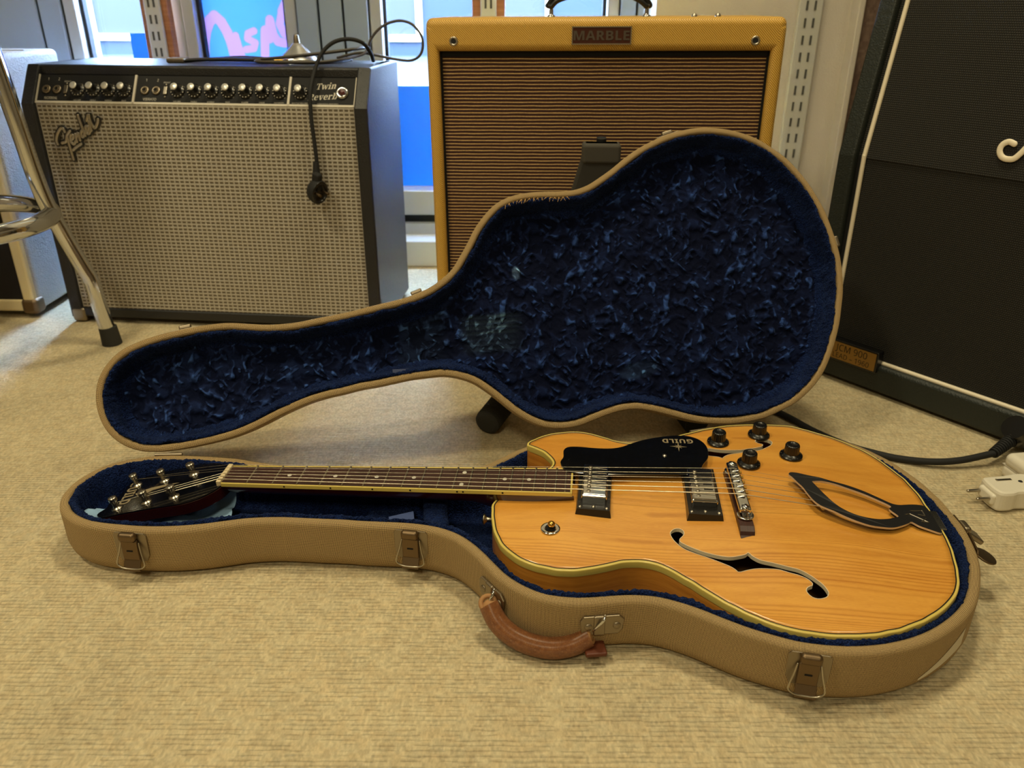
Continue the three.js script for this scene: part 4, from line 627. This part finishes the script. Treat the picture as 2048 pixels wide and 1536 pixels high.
// ---------------------------------------------------------------- archtop guitar; local x from the nut to the bridge, z towards the bass side
{
  const g = thing('archtop_guitar', 'hollow-body electric guitar with a natural amber top lying in the open case', 'guitar', [-0.3528, 0, -0.8554], -0.1009); g.rotation.order = 'YXZ'; g.rotation.x = 0.0432;
  const YB = 0.079, L = smoothLoop(BODY, 360), mm = (P) => P.map(([a, b]) => [a / 1000, b / 1000]);
  const arch = (s, t) => { const u = clamp(distLoop(L, s, t) / 0.12); return 0.010 * u * u * (3 - 2 * u); }, top = (s, t) => YB + arch(s, t);
  // carved top: rings from the outline to a centre, closed underneath, with the sound holes cut through
  {
    const C = [0.592, -0.012], n = L.length, rings = 26, pos = [C[0], YB + 0.010, C[1]], idx = [];
    const lam = (k) => 1 - Math.pow(1 - k / rings, 1.15);
    for (let k = 1; k <= rings; k++) for (const [x, z] of L) { const q = lam(k), s = C[0] + (x - C[0]) * q, t = C[1] + (z - C[1]) * q; pos.push(s, k === rings ? YB : top(s, t), t); }
    const vt = (k, i) => 1 + (k - 1) * n + (i % n), low = pos.length / 3;
    for (let k = rings; k >= 1; k--) for (const [x, z] of L) { const q = lam(k), s = C[0] + (x - C[0]) * q, t = C[1] + (z - C[1]) * q; pos.push(s, (k === rings ? YB : top(s, t)) - 0.0042, t); } pos.push(C[0], YB + 0.0058, C[1]); const cl = pos.length / 3 - 1, vb = (k, i) => low + (rings - k) * n + (i % n);
    for (let i = 0; i < n; i++) { idx.push(0, vt(1, i), vt(1, i + 1)); for (let k = 1; k < rings; k++) idx.push(vt(k, i), vt(k + 1, i), vt(k, i + 1), vt(k, i + 1), vt(k + 1, i), vt(k + 1, i + 1)); const a = vt(rings, i), b = vt(rings, i + 1), c = vb(rings, i), d = vb(rings, i + 1); idx.push(a, c, b, b, c, d); for (let k = rings; k > 1; k--) idx.push(vb(k, i), vb(k - 1, i), vb(k, i + 1), vb(k, i + 1), vb(k - 1, i), vb(k - 1, i + 1)); idx.push(cl, vb(1, i + 1), vb(1, i)); }
    const q = new THREE.BufferGeometry(); q.setAttribute('position', new THREE.Float32BufferAttribute(pos, 3)); q.setIndex(idx);
    let A = 0; for (let i = 0; i < n; i++) { const [x, y] = L[i], [X, Y] = L[(i + 1) % n]; A += x * Y - X * y; }
    if (A > 0) { const ix = q.index.array; for (let i = 0; i < ix.length; i += 3) { const t = ix[i]; ix[i] = ix[i + 1]; ix[i + 1] = t; } }
    q.computeVertexNormals(); const uv = []; for (let i = 0; i < pos.length; i += 3) uv.push((pos[i] - 0.33) / 0.52, pos[i + 2] / 0.46 + 0.5); q.setAttribute('uv', new THREE.Float32BufferAttribute(uv, 2));
    const hole = smoothLoop(F_HOLE, 150), far = hole.map(([s, t]) => [s - 0.004, 0.016 - t]).reverse(), cutter = (P) => { const h = plate(P, 0.05, 0.06); return new Brush(h, M.bindingPale); };
    const ev = new Evaluator(); ev.useGroups = true; ev.attributes = ['position', 'normal', 'uv']; let b = new Brush(q, M.spruce); b.updateMatrixWorld();
    for (const P of [hole, far]) { const c = cutter(P); c.updateMatrixWorld(); b = ev.evaluate(b, c, SUBTRACTION); }
    const m = mesh('soundboard', b.geometry, b.material, g); m.userData.label = 'amber spruce top with two long sound holes';
    for (const P of [hole, far]) { const N = loopNormals(P), rim = P.map(([s, t], i) => [s + N[i][0] * 0.0004, t + N[i][1] * 0.0004]); const gg = sweep(P, [[0.0, YB - 0.001], [0.0, 0]].map(([o]) => [o, 0]).slice(0, 1).concat([[0.0006, 0]])); const p = gg.attributes.position; for (let i = 0; i < p.count; i++) p.setY(i, top(p.getX(i), p.getZ(i)) + 0.00035); mesh('sound_hole_edge', gg, M.bindingPale, g); }
  }
  mesh('ribs', sweep(L, [[-0.003, 0.0285], [0.0, 0.0285], [0.0028, 0.031], [0.003, 0.034], [0.003, YB - 0.006]]), M.maple, g);
  mesh('back', cap(offsetLoop(L, -0.003), 0.0287, false), M.inside, g);
  mesh('binding', sweep(L, [[0.0032, YB - 0.0085], [0.0038, YB - 0.008], [0.0038, YB - 0.0012], [0.003, YB + 0.0001], [0.0009, YB + 0.0002], [0.0009, YB - 0.002]]), M.binding, g);
  mesh('purfling', sweep(L, [[0.0009, YB - 0.001], [0.0009, YB + 0.0003], [-0.0002, YB + 0.00035], [-0.0004, YB - 0.0005]]), M.purfling, g);

  // neck group: x along the string line, rising a little towards the body
  const NY = 0.0765, SL = 0.0491, SC = 0.6128, nk = part('neck', g); nk.position.y = NY; nk.rotation.z = SL;
  const fretX = (n) => SC * (1 - Math.pow(2, -n / 12)), END = fretX(20.55), half = (s) => 0.0194 + (0.0256 - 0.0194) * (s / fretX(20)), cz = (s) => 0.001 + 0.0015 * s;
  const trap = (x0, x1, y0, y1, f) => { const q = [[x0, cz(x0) - f(x0)], [x1, cz(x1) - f(x1)], [x1, cz(x1) + f(x1)], [x0, cz(x0) + f(x0)]]; return plate(q, y0, y1 - y0, [], 0.0004); };
  mesh('fretboard', trap(0.002, END, -0.005, 0, (s) => half(s) - 0.0018), M.rosewood, nk);
  for (const k of [-1, 1]) { const q = [[0.002, cz(0) + k * (half(0) - 0.0018)], [END + 0.002, cz(END) + k * (half(END) - 0.0018)], [END + 0.002, cz(END) + k * (half(END) + 0.0003)], [0.002, cz(0) + k * (half(0) + 0.0003)]]; mesh('fretboard_binding', plate(q, -0.0052, 0.0052, [], 0.0004), M.binding, nk); }
  mesh('end_binding', box(0.002, 0.005, 2 * half(END), END + 0.001, -0.0025, cz(END)), M.binding, nk);
  mesh('nut', box(0.006, 0.0085, 2 * half(0) + 0.001, -0.001, -0.0015, cz(0), 0.0012), M.bone, nk);
  const fretG = new THREE.CylinderGeometry(0.0012, 0.0012, 1, 10).rotateX(Math.PI / 2);
  for (let k = 1; k <= 20; k++) { const x = fretX(k), m = mesh('fret', fretG, M.nickel, nk); m.position.set(x, 0.0001, cz(x)); m.scale.z = 2 * half(x) - 0.002; }
  const dotG = new THREE.CylinderGeometry(0.0026, 0.0026, 0.0004, 20), sideG = new THREE.CylinderGeometry(0.0011, 0.0011, 0.0005, 12).rotateX(Math.PI / 2);
  const mid = (k) => (fretX(k) + fretX(k - 1)) / 2;
  for (const [k, o] of [[3, 0], [5, 0], [7, 0], [9, 0], [12, -0.0125], [12, 0.0125], [15, 0], [17, 0]]) mesh('position_marker', dotG, M.pearl, nk).position.set(mid(k), 0.0001, cz(mid(k)) + o);
  for (const [k, o] of [[3, 0], [5, 0], [7, 0], [9, 0], [12, -0.0035], [12, 0.0035], [15, 0]]) mesh('side_marker', sideG, M.dark, nk).position.set(mid(k) + o, -0.0024, cz(mid(k)) + half(mid(k)) + 0.0004);
  { // shaft and heel as lofted half rounds
    const pos = [], idx = [], st = [[-0.012, 0.9, 0.012], [0.02, 0.97, 0.0165], [0.12, 1, 0.0175], [0.24, 1, 0.019], [0.31, 1, 0.021], [0.335, 0.98, 0.032], [0.348, 0.95, 0.046], [0.352, 0.95, 0.052], [0.43, 0.95, 0.012]], m = 17;
    st.forEach(([s, w, dp]) => { for (let j = 0; j < m; j++) { const t = Math.PI * j / (m - 1), h = half(s) * w; pos.push(s, -0.005 - dp * Math.pow(Math.sin(t), 0.75), cz(s) + h * Math.cos(t)); } });
    for (let i = 0; i < st.length - 1; i++) for (let j = 0; j < m - 1; j++) { const a = i * m + j, b = a + m; idx.push(a, a + 1, b, b, a + 1, b + 1); }
    const q = new THREE.BufferGeometry(); q.setAttribute('position', new THREE.Float32BufferAttribute(pos, 3)); q.setAttribute('uv', new THREE.Float32BufferAttribute(pos.flatMap((v, i) => (i % 3 === 1 ? [] : [v * 4])), 2)); q.setIndex(idx); q.computeVertexNormals(); mesh('neck_shaft', q, M.mahogany, nk);
    mesh('neck_extension', trap(0.335, END - 0.012, -0.0105, -0.0052, (s) => half(s) - 0.003), M.maple, nk);
  }
  // headstock tips back behind the nut
  const HT = Math.atan(0.21), hs = part('headstock', g); hs.position.y = NY - 0.004; hs.rotation.z = HT; const K = 1 / Math.cos(HT), HO = mm(HEAD).map(([s, t]) => [s * K, t]);
  { const o = smoothLoop([[2, 20], [-12, 40], [-34, 50], [-73, 53], [-111, 57], [-138, 60], [-146, 52], [-141, 40], [-143, 30], [-138, 10], [-139, -10], [-132, -26], [-88, -39], [-62, -41], [-30, -36], [-12, -28], [2, -20]].map(([s, t]) => [s * K, t]), 160);
    mesh('headstock_core', plate(o, -0.016, 0.015, [], 0.001), M.mahogany, hs); mesh('face_veneer', plate(o, -0.001, 0.0016, [], 0.0004), M.headBlack, hs);
    const lg = letters('GUILD', 0.0125, 0.0004).scale(1.0, 1.1, 1).rotateX(-Math.PI / 2).rotateY(-Math.PI / 2 + 0.18).translate(-0.127, 0.0007, 0.012); mesh('inlay_lettering', lg, M.gold, hs);
    const fl = [[-118, 16], [-110, 10], [-100, 6], [-84, 3], [-64, 2], [-84, 8], [-96, 12], [-100, 17], [-108, 14], [-112, 21]].map(([a, b]) => [a / 1000, b / 1000]); mesh('inlay_flourish', plate(fl, 0.0006, 0.0004), M.gold, hs); }
  const posts = mm(POSTS).map(([s, t]) => [s * K, t]), tune = (z) => merge([lathe([[0.0065, 0], [0.0065, 0.001], [0.0045, 0.0018], [0.0036, 0.003], [0.0032, 0.009], [0.0048, 0.0105], [0.0052, 0.014], [0.0046, 0.0162], [0, 0.0168]], 22), rod([0, -0.02, 0], [0, -0.02, z * 0.028], 0.0022), at(new THREE.SphereGeometry(0.0085, 16, 10).scale(0.9, 0.5, 0.75), 0, -0.02, z * 0.034), box(0.012, 0.006, 0.018, 0, -0.019, z * 0.006, 0.002)]);
  for (const [s, t] of posts) mesh('tuning_machine', tune(t > 15 ? 1 : -1), M.nickel, hs).position.set(s, 0.0007, t);
  // strings: post, nut, bridge, tailpiece
  const post3 = posts.map(([s, t]) => { const p = V(s, 0.0095, t).applyAxisAngle(V(0, 0, 1), HT); return [p.x, p.y + NY - 0.004, p.z]; });
  const order = [post3[5], post3[4], post3[3], post3[0], post3[1], post3[2]], dia = [1.25, 1.05, 0.8, 0.6, 0.5, 0.42], yS = NY + 0.614 * SL + 0.0035;
  const tailY = (s) => YB + 0.003 + clamp((0.835 - s) / 0.12) * 0.020;
  const tailPt = [[0.7035, 0.0275], [0.698, 0.0165], [0.695, 0.0045], [0.6925, -0.0045], [0.6895, -0.0165], [0.686, -0.0245]];
  const strZ = (k) => [0.0168 - k * 0.00635, 0.0275 - k * 0.0103];
  for (let k = 0; k < 6; k++) { const p = order[k], [a, b] = strZ(k), q = k < 3 ? 1 : 0.9; const pts = [[p[0] + 0.003, p[1], p[2]], [-0.002, NY + 0.0035, a], [0.614, yS, b], [tailPt[k][0] + 0.004, tailY(tailPt[k][0]) - 0.003, tailPt[k][1]]];
    const seg = []; for (let i = 0; i < 3; i++) seg.push(rod(pts[i], pts[i + 1], dia[k] / 2000 * q, dia[k] / 2000 * q, 8)); mesh('string', merge(seg), M.string, g); }
  // pickups
  const pickup = (s0, t0, skew) => {
    const p = part('pickup', g); p.position.set(s0, 0, t0); p.rotation.y = skew; const y = top(s0, t0 + 0.03) - 0.001;
    const rg = (w, d, h0, h1, inset) => { const b = new THREE.BoxGeometry(w, h1 - h0, d), q = b.attributes.position; for (let i = 0; i < q.count; i++) if (q.getY(i) > 0) { q.setX(i, q.getX(i) * (1 - inset / w * 2)); q.setZ(i, q.getZ(i) * (1 - inset / d * 2)); } b.computeVertexNormals(); return boxUV(b).translate(0, (h0 + h1) / 2, 0); };
    mesh('mounting_ring', rg(0.0415, 0.097, y - 0.004, y + 0.0075, 0.0022), M.plasticBlack, p);
    mesh('cover', merge([box(0.0295, 0.015, 0.066, 0, y + 0.0078, -0.002, 0.0022, 3), box(0.0255, 0.0016, 0.012, 0, y + 0.0156, 0.023, 0.0006)]), M.chrome, p);
    for (let k = 0; k < 6; k++) mesh('pole_screw', lathe([[0.0024, 0], [0.0024, 0.0012], [0.0018, 0.0018], [0, 0.0018]], 14).translate(-0.0065, y + 0.0153, -0.026 + k * 0.0098), M.nickel, p);
    for (let k = 0; k < 5; k++) mesh('cover_slot', box(0.010, 0.0005, 0.0016, 0.006, y + 0.0154, -0.021 + k * 0.0098), M.plasticBlack, p);
    for (const [x, z] of [[-0.015, 0.042], [0.015, 0.042], [0, 0.0405], [-0.015, -0.044], [0.015, -0.044]]) mesh('ring_screw', lathe([[0.0021, 0], [0.0017, 0.0012], [0, 0.0015]], 14).translate(x, y + 0.0072, z), M.nickel, p);
  };
  pickup(0.4535, 0.005, -0.03); pickup(0.5765, 0.003, 0.0);
  // pickguard floating on its bracket
  const pg = part('pickguard', g), py = YB + 0.0175;
  mesh('guard_plate', plate(smoothLoop(PICKGUARD, 140), py, 0.0022, [], 0.0005), M.guard, pg);
  mesh('bracket', merge([rod([0.545, YB + 0.006, -0.06], [0.545, py, -0.06], 0.003), rod([0.43, YB + 0.003, -0.05], [0.43, py, -0.05], 0.003)]), M.nickel, pg);
  mesh('guard_screw', lathe([[0.0028, 0], [0.0024, 0.0012], [0, 0.0015]], 16).translate(0.538, py + 0.0022, -0.062), M.nickel, pg);
  mesh('guard_lettering', letters('GUILD', 0.0094, 0.0003).scale(1.0, 1, 1).rotateX(-Math.PI / 2).rotateY(Math.PI + 0.06).translate(0.5565, py + 0.00215, -0.0975), M.gold, pg);
  { const s = []; for (let k = 0; k < 8; k++) { const a = (k * Math.PI) / 4, r = k % 2 ? 0.006 : k % 4 ? 0.0115 : 0.0105, w = k % 2 ? 0.0005 : 0.0011, c = Math.cos(a), q = Math.sin(a); s.push(plate([[0.5565 + c * r, -0.0845 + q * r], [0.5565 - q * w, -0.0845 + c * w], [0.5565 + q * w, -0.0845 - c * w]], py + 0.00215, 0.0003)); } mesh('guard_star', merge(s), M.gold, pg); }
  // bridge
  const bg = part('bridge', g); bg.position.set(0.6165, 0, 0.0175); bg.rotation.y = 0.03;
  { const tb = YB + 0.0095, foot = [[-0.068, tb - 0.0085], [-0.058, tb - 0.005], [-0.03, tb - 0.002], [0.03, tb - 0.0025], [0.066, tb - 0.0075], [0.066, tb - 0.003], [0.056, tb - 0.0005], [0.054, tb + 0.0035], [0.048, tb + 0.0065], [-0.05, tb + 0.0075], [-0.062, tb + 0.0035], [-0.064, tb - 0.0005], [-0.068, tb - 0.003]];
    const bs = new THREE.ExtrudeGeometry(poly(foot), { depth: 0.0145, bevelEnabled: true, bevelThickness: 0.0006, bevelSize: 0.0005, bevelOffset: -0.0005, bevelSegments: 2 }); mesh('wooden_base', bs.translate(0, 0, -0.0078).rotateY(-Math.PI / 2), M.rosewood, bg);
    mesh('saddle_bar', box(0.0128, 0.0065, 0.094, 0, yS - 0.0055, -0.012, 0.002, 3), M.chrome, bg);
    for (let k = 0; k < 6; k++) { const z = strZ(k)[1] - 0.0175, o = (k % 3) * 0.0012 - 0.001; mesh('saddle', spin(box(0.0085, 0.0036, 0.0072, 0, 0, 0, 0.0009), 0, 0, 0.25).translate(o, yS - 0.0028, z), M.chrome, bg); mesh('saddle_screw', rod([0.005, yS - 0.0045, z + 0.002], [0.0085, yS - 0.0045, z + 0.002], 0.0019), M.brass, bg); }
    for (const z of [0.031, -0.055]) { mesh('thumb_wheel', lathe([[0, -0.0012], [0.0088, -0.0012], [0.0094, 0], [0.0088, 0.0014], [0, 0.0014]], 30).translate(0.0015, tb + 0.0083, z), M.chrome, bg); mesh('bridge_post', lathe([[0.0022, 0], [0.0022, 0.01], [0.0042, 0.011], [0.0042, 0.0145], [0, 0.0155]], 18).translate(0, tb + 0.006, z), M.chrome, bg); } }
  // harp tailpiece
  const tp = part('tailpiece', g);
  { const th = 0.0024, hp = plate(smoothLoop(TAIL_OUT, 170), 0, th, [smoothLoop(TAIL_IN, 120)], 0), p = hp.attributes.position; for (let i = 0; i < p.count; i++) p.setY(i, p.getY(i) + tailY(p.getX(i)) - th); hp.computeVertexNormals(); const mt = new THREE.Mesh(hp, [std({ color: '#16161a', roughness: 0.55, metalness: 0.2 }), M.trimEdge]); mt.name = 'harp_plate'; mt.castShadow = mt.receiveShadow = true; tp.add(mt);
    const em = mm(EMBLEM), li = (a, b) => rod([em[a][0], tailY(em[a][0]) + 0.0003, em[a][1]], [em[b][0], tailY(em[b][0]) + 0.0003, em[b][1]], 0.0007, 0.0007, 8);
    mesh('emblem', merge([li(1, 2), li(2, 3), li(3, 4), li(0, 1), li(5, 6), li(6, 7), li(7, 8), li(8, 9)]), M.nickel, tp);
    mesh('hinge_bracket', merge([box(0.012, 0.0025, 0.034, 0.836, YB + 0.001, 0.014, 0.001), box(0.0025, 0.035, 0.03, 0.8405, YB - 0.016, 0.014, 0.001)]), M.chrome, tp);
    mesh('string_bar', merge(tailPt.map(([s, t]) => at(new THREE.SphereGeometry(0.0024, 10, 8), s + 0.004, tailY(s) - 0.0035, t)).concat([rod([tailPt[0][0] + 0.003, tailY(0.7) - 0.004, tailPt[0][1] + 0.003], [tailPt[5][0] + 0.003, tailY(0.7) - 0.004, tailPt[5][1] - 0.003], 0.0016)])), M.chrome, tp); }
  // control knobs, switch, strap button
  const kb = lathe([[0, 0.001], [0.0132, 0.001], [0.0141, 0.002], [0.0137, 0.004], [0.0102, 0.0056], [0.0094, 0.0066]], 40);
  const flute = (() => { const q = lathe([[0.0094, 0.006], [0.0088, 0.0168], [0.0081, 0.0182], [0.0054, 0.0184], [0.0054, 0.0172], [0, 0.0172]], 72), p = q.attributes.position; for (let i = 0; i < p.count; i++) { const x = p.getX(i), z = p.getZ(i), a = Math.atan2(z, x), r = Math.hypot(x, z); if (r > 0.0075) { const k = 1 - 0.06 * Math.pow(Math.abs(Math.sin(a * 9)), 6); p.setX(i, x * k); p.setZ(i, z * k); } } q.computeVertexNormals(); return q; })();
  const tick = merge([0, 1, 2, 3, 4, 5, 6, 7, 8, 9].map((k) => box(0.0004, 0.0003, 0.0016, 0, 0.00455, 0.0118).rotateY(k * 0.55 + 0.4)));
  mm(KNOBS).forEach(([s, t], i) => { const k = part('control_knob', g); k.position.set(s, top(s, t), t); k.rotation.y = i * 0.7; mesh('skirt', kb, M.plasticBlack, k); mesh('fluted_cap', flute, M.plasticBlack, k); mesh('numerals', tick, M.print, k); });
  const sw = part('selector_switch', g); sw.position.set(0.406, top(0.406, 0.077), 0.077);
  mesh('washer', lathe([[0.0062, 0.0012], [0.0066, 0], [0.0108, 0], [0.0106, 0.0012], [0.0086, 0.0016], [0.0062, 0.0012]], 36), M.chrome, sw); mesh('ferrule', lathe([[0.0058, 0], [0.0058, 0.002], [0.004, 0.0025], [0, 0.0025]], 24), M.dark, sw); mesh('lever', merge([rod([0, 0.001, 0], [0.0008, 0.006, 0.001], 0.0024, 0.003), at(new THREE.SphereGeometry(0.0042, 18, 12).scale(1, 0.9, 1), 0.001, 0.0072, 0.0012)]), M.brass, sw);
  mesh('strap_button', merge([lathe([[0.0065, 0], [0.0035, 0.002], [0.003, 0.006], [0.0045, 0.008], [0.0066, 0.0095], [0.0062, 0.011], [0, 0.0115]], 22).rotateZ(Math.PI / 2)]).translate(0.337, YB - 0.016, 0.041), M.nickel, g);
}
// ---------------------------------------------------------------- polishing cloth under the headstock
{
  const c = thing('polishing_cloth', 'pale blue polishing cloth tucked under the guitar headstock in the case', 'cloth', [-0.425, 0.0165, -0.842], 0.06);
  const pos = [], uv = [], idx = [], n = 44, m = 26;
  for (let i = 0; i <= n; i++) for (let j = 0; j <= m; j++) { const u = i / n, v = j / m, x = -0.095 + 0.17 * u, z = -0.035 + 0.062 * v; pos.push(x + 0.006 * noise(v * 6, u * 3, 64, 64, 4), 0.002 + 0.014 * Math.pow(noise(u * 5, v * 4, 64, 64, 2), 1.5) + 0.024 * sst(0.6, 1, u) * (1 - 0.7 * v) + 0.02 * sst(0.2, 0, u) * v, z + 0.008 * noise(u * 7, 1, 64, 64, 8)); uv.push(u, v); }
  for (let i = 0; i < n; i++) for (let j = 0; j < m; j++) { const a = i * (m + 1) + j, b = a + m + 1; idx.push(a, a + 1, b, b, a + 1, b + 1); }
  const g = new THREE.BufferGeometry(); g.setAttribute('position', new THREE.Float32BufferAttribute(pos, 3)); g.setAttribute('uv', new THREE.Float32BufferAttribute(uv, 2)); g.setIndex(idx); g.computeVertexNormals();
  M.cloth.side = THREE.DoubleSide; mesh('folded_cloth', g, M.cloth, c);
}
// ---------------------------------------------------------------- folding guitar stand behind the lid
{
  const s = thing('guitar_stand', 'black folding guitar stand standing behind the raised case lid', 'stand', [0.142, 0, -1.33], -0.05);
  const yoke = [[-0.026, 0.404], [0.026, 0.404], [0.032, 0.375], [0.034, 0.37], [0.052, 0.30], [0.062, 0.20], [-0.062, 0.20], [-0.05, 0.31], [-0.034, 0.37], [-0.032, 0.376]];
  mesh('upright', slab(yoke, 0.03, 0.004).translate(0, 0, -0.02), std({ color: '#33312d', roughness: 0.75 }), s);
  mesh('neck_pad', box(0.062, 0.032, 0.036, 0, 0.388, -0.004, 0.006, 3), std({ color: '#45423c', roughness: 0.85 }), s);
  mesh('pivot', rod([0, 0.36, -0.02], [0, 0.41, -0.012], 0.008), M.rubber, s);
  for (const k of [-1, 1]) mesh('leg', rod([k * 0.03, 0.22, -0.005], [k * 0.1, 0.012, -0.05], 0.011), M.rubber, s);
  const arm = (x0, z0, x1, z1, n) => { const a = part('foot_arm', s); mesh('arm_bar', rod([x0, 0.17, -0.02], [x0 + (x1 - x0) * 0.45, 0.05, z0 + (z1 - z0) * 0.35], 0.011), M.rubber, a); mesh('arm_rail', rod([x0 + (x1 - x0) * 0.45, 0.05, z0 + (z1 - z0) * 0.35], [x1, 0.021, z1 - 0.045], 0.011), M.rubber, a);
    const A = V(x0 + (x1 - x0) * 0.45, 0.05, z0 + (z1 - z0) * 0.35), B = V(x1, 0.021, z1), d = B.clone().sub(A).normalize(), ribs = []; for (let q = 0; q < 16; q++) { const p = B.clone().addScaledVector(d, -0.006 - q * 0.0034); ribs.push(rod(p.clone().addScaledVector(d, -0.0011).toArray(), p.clone().addScaledVector(d, 0.0011).toArray(), 0.0206, 0.0206, 26)); }
    const P = B.clone().addScaledVector(d, -0.062); mesh('rubber_sleeve', merge([rod(P.toArray(), B.toArray(), 0.0197, 0.0197, 28), ...ribs, rod(B.toArray(), B.clone().addScaledVector(d, 0.003).toArray(), 0.0197, 0.015, 28)]), M.rubberSoft, a); };
  arm(-0.05, 0.0, -0.168, 0.245); arm(0.05, 0.0, 0.155, 0.23);
}
// ---------------------------------------------------------------- cable, white plug and power strip on the right
{
  const c = thing('mains_cable', 'black mains cable curving from behind the case towards the tall cabinet', 'cable');
  mesh('cable', tube([[0.37, 0.006, -1.24], [0.4347, 0.006, -1.161], [0.47, 0.0055, -1.1], [0.505, 0.0055, -1.056], [0.541, 0.0055, -1.03], [0.566, 0.006, -1.0165], [0.603, 0.009, -1.003], [0.643, 0.013, -1.0], [0.695, 0.02, -1.0085]], 0.005, { seg: 120, rad: 14 }), M.rubber, c);
  const d = V(0.043, 0.012, -0.028).normalize(), o = V(0.695, 0.02, -1.0085), ribs = []; for (let i = 0; i < 9; i++) { const p = o.clone().addScaledVector(d, i * 0.0046); ribs.push(rod(p.toArray(), p.clone().addScaledVector(d, 0.0028).toArray(), 0.0076 + i * 0.00022, 0.0078 + i * 0.00022)); }
  mesh('strain_relief', merge([...ribs, rod(o.toArray(), o.clone().addScaledVector(d, 0.044).toArray(), 0.006, 0.0075)]), M.rubber, c);
  const e = o.clone().addScaledVector(d, 0.06); mesh('connector', merge([rod(o.clone().addScaledVector(d, 0.04).toArray(), e.toArray(), 0.011, 0.017), rod(e.clone().add(V(-0.012, 0.016, 0.006)).toArray(), e.clone().add(V(0.014, -0.006, -0.004)).toArray(), 0.0185)]), M.plasticBlack, c);
  const p = thing('mains_plug', 'white two-pin mains plug lying on the carpet', 'plug', [0.668, 0.0165, -0.911], 0.12);
  const body = [[-0.034, -0.0175], [-0.03, -0.02], [-0.006, -0.021], [0.022, -0.024], [0.03, -0.021], [0.032, 0.018], [0.02, 0.022], [-0.008, 0.02], [-0.016, 0.0225], [-0.034, 0.0195]];
  mesh('plug_body', plate(smoothLoop(body.map(([a, b]) => [a * 1000, b * 1000]), 60), -0.0145, 0.029, [], 0.004), M.whitePlastic, p);
  mesh('pin_collar', merge([box(0.01, 0.016, 0.03, -0.036, 0, 0.0015, 0.004)]), M.whitePlastic, p);
  for (const z of [-0.0085, 0.0115]) mesh('pin', merge([rod([-0.036, 0.001, z], [-0.0575, 0.001, z], 0.0022), at(new THREE.SphereGeometry(0.0022, 12, 8), -0.0575, 0.001, z)]), M.nickel, p);
  mesh('earth_clip', merge([box(0.022, 0.0012, 0.004, -0.01, 0.0148, -0.009, 0.0004), box(0.0012, 0.006, 0.004, -0.02, 0.0128, -0.009)]), M.nickel, p); mesh('rivet', lathe([[0.003, 0], [0.002, 0.001], [0, 0.0012]], 16).translate(0.01, 0.0145, -0.003), M.gasket, p);
  const q = thing('power_strip', 'white power strip at the right edge beside the tall cabinet', 'power strip', [0.755, 0, -0.965], 0.15);
  mesh('housing', merge([box(0.12, 0.021, 0.052, 0.0, 0.0115, 0, 0.008, 4), box(0.12, 0.021, 0.052, 0.0, 0.0285, 0, 0.009, 4)]), M.whitePlastic, q); mesh('seam', box(0.118, 0.0012, 0.0505, 0, 0.02, 0), M.print, q);
  mesh('socket_well', lathe([[0.0195, 0.0], [0.0195, 0.001], [0.017, 0.0012], [0.017, 0]], 28).translate(0.02, 0.0388, 0), M.whitePlastic, q);
}
scene.traverse((o) => { if (o.isMesh || o.isLight) { o.castShadow = true; o.receiveShadow = true; } });
renderer.render(scene, camera);
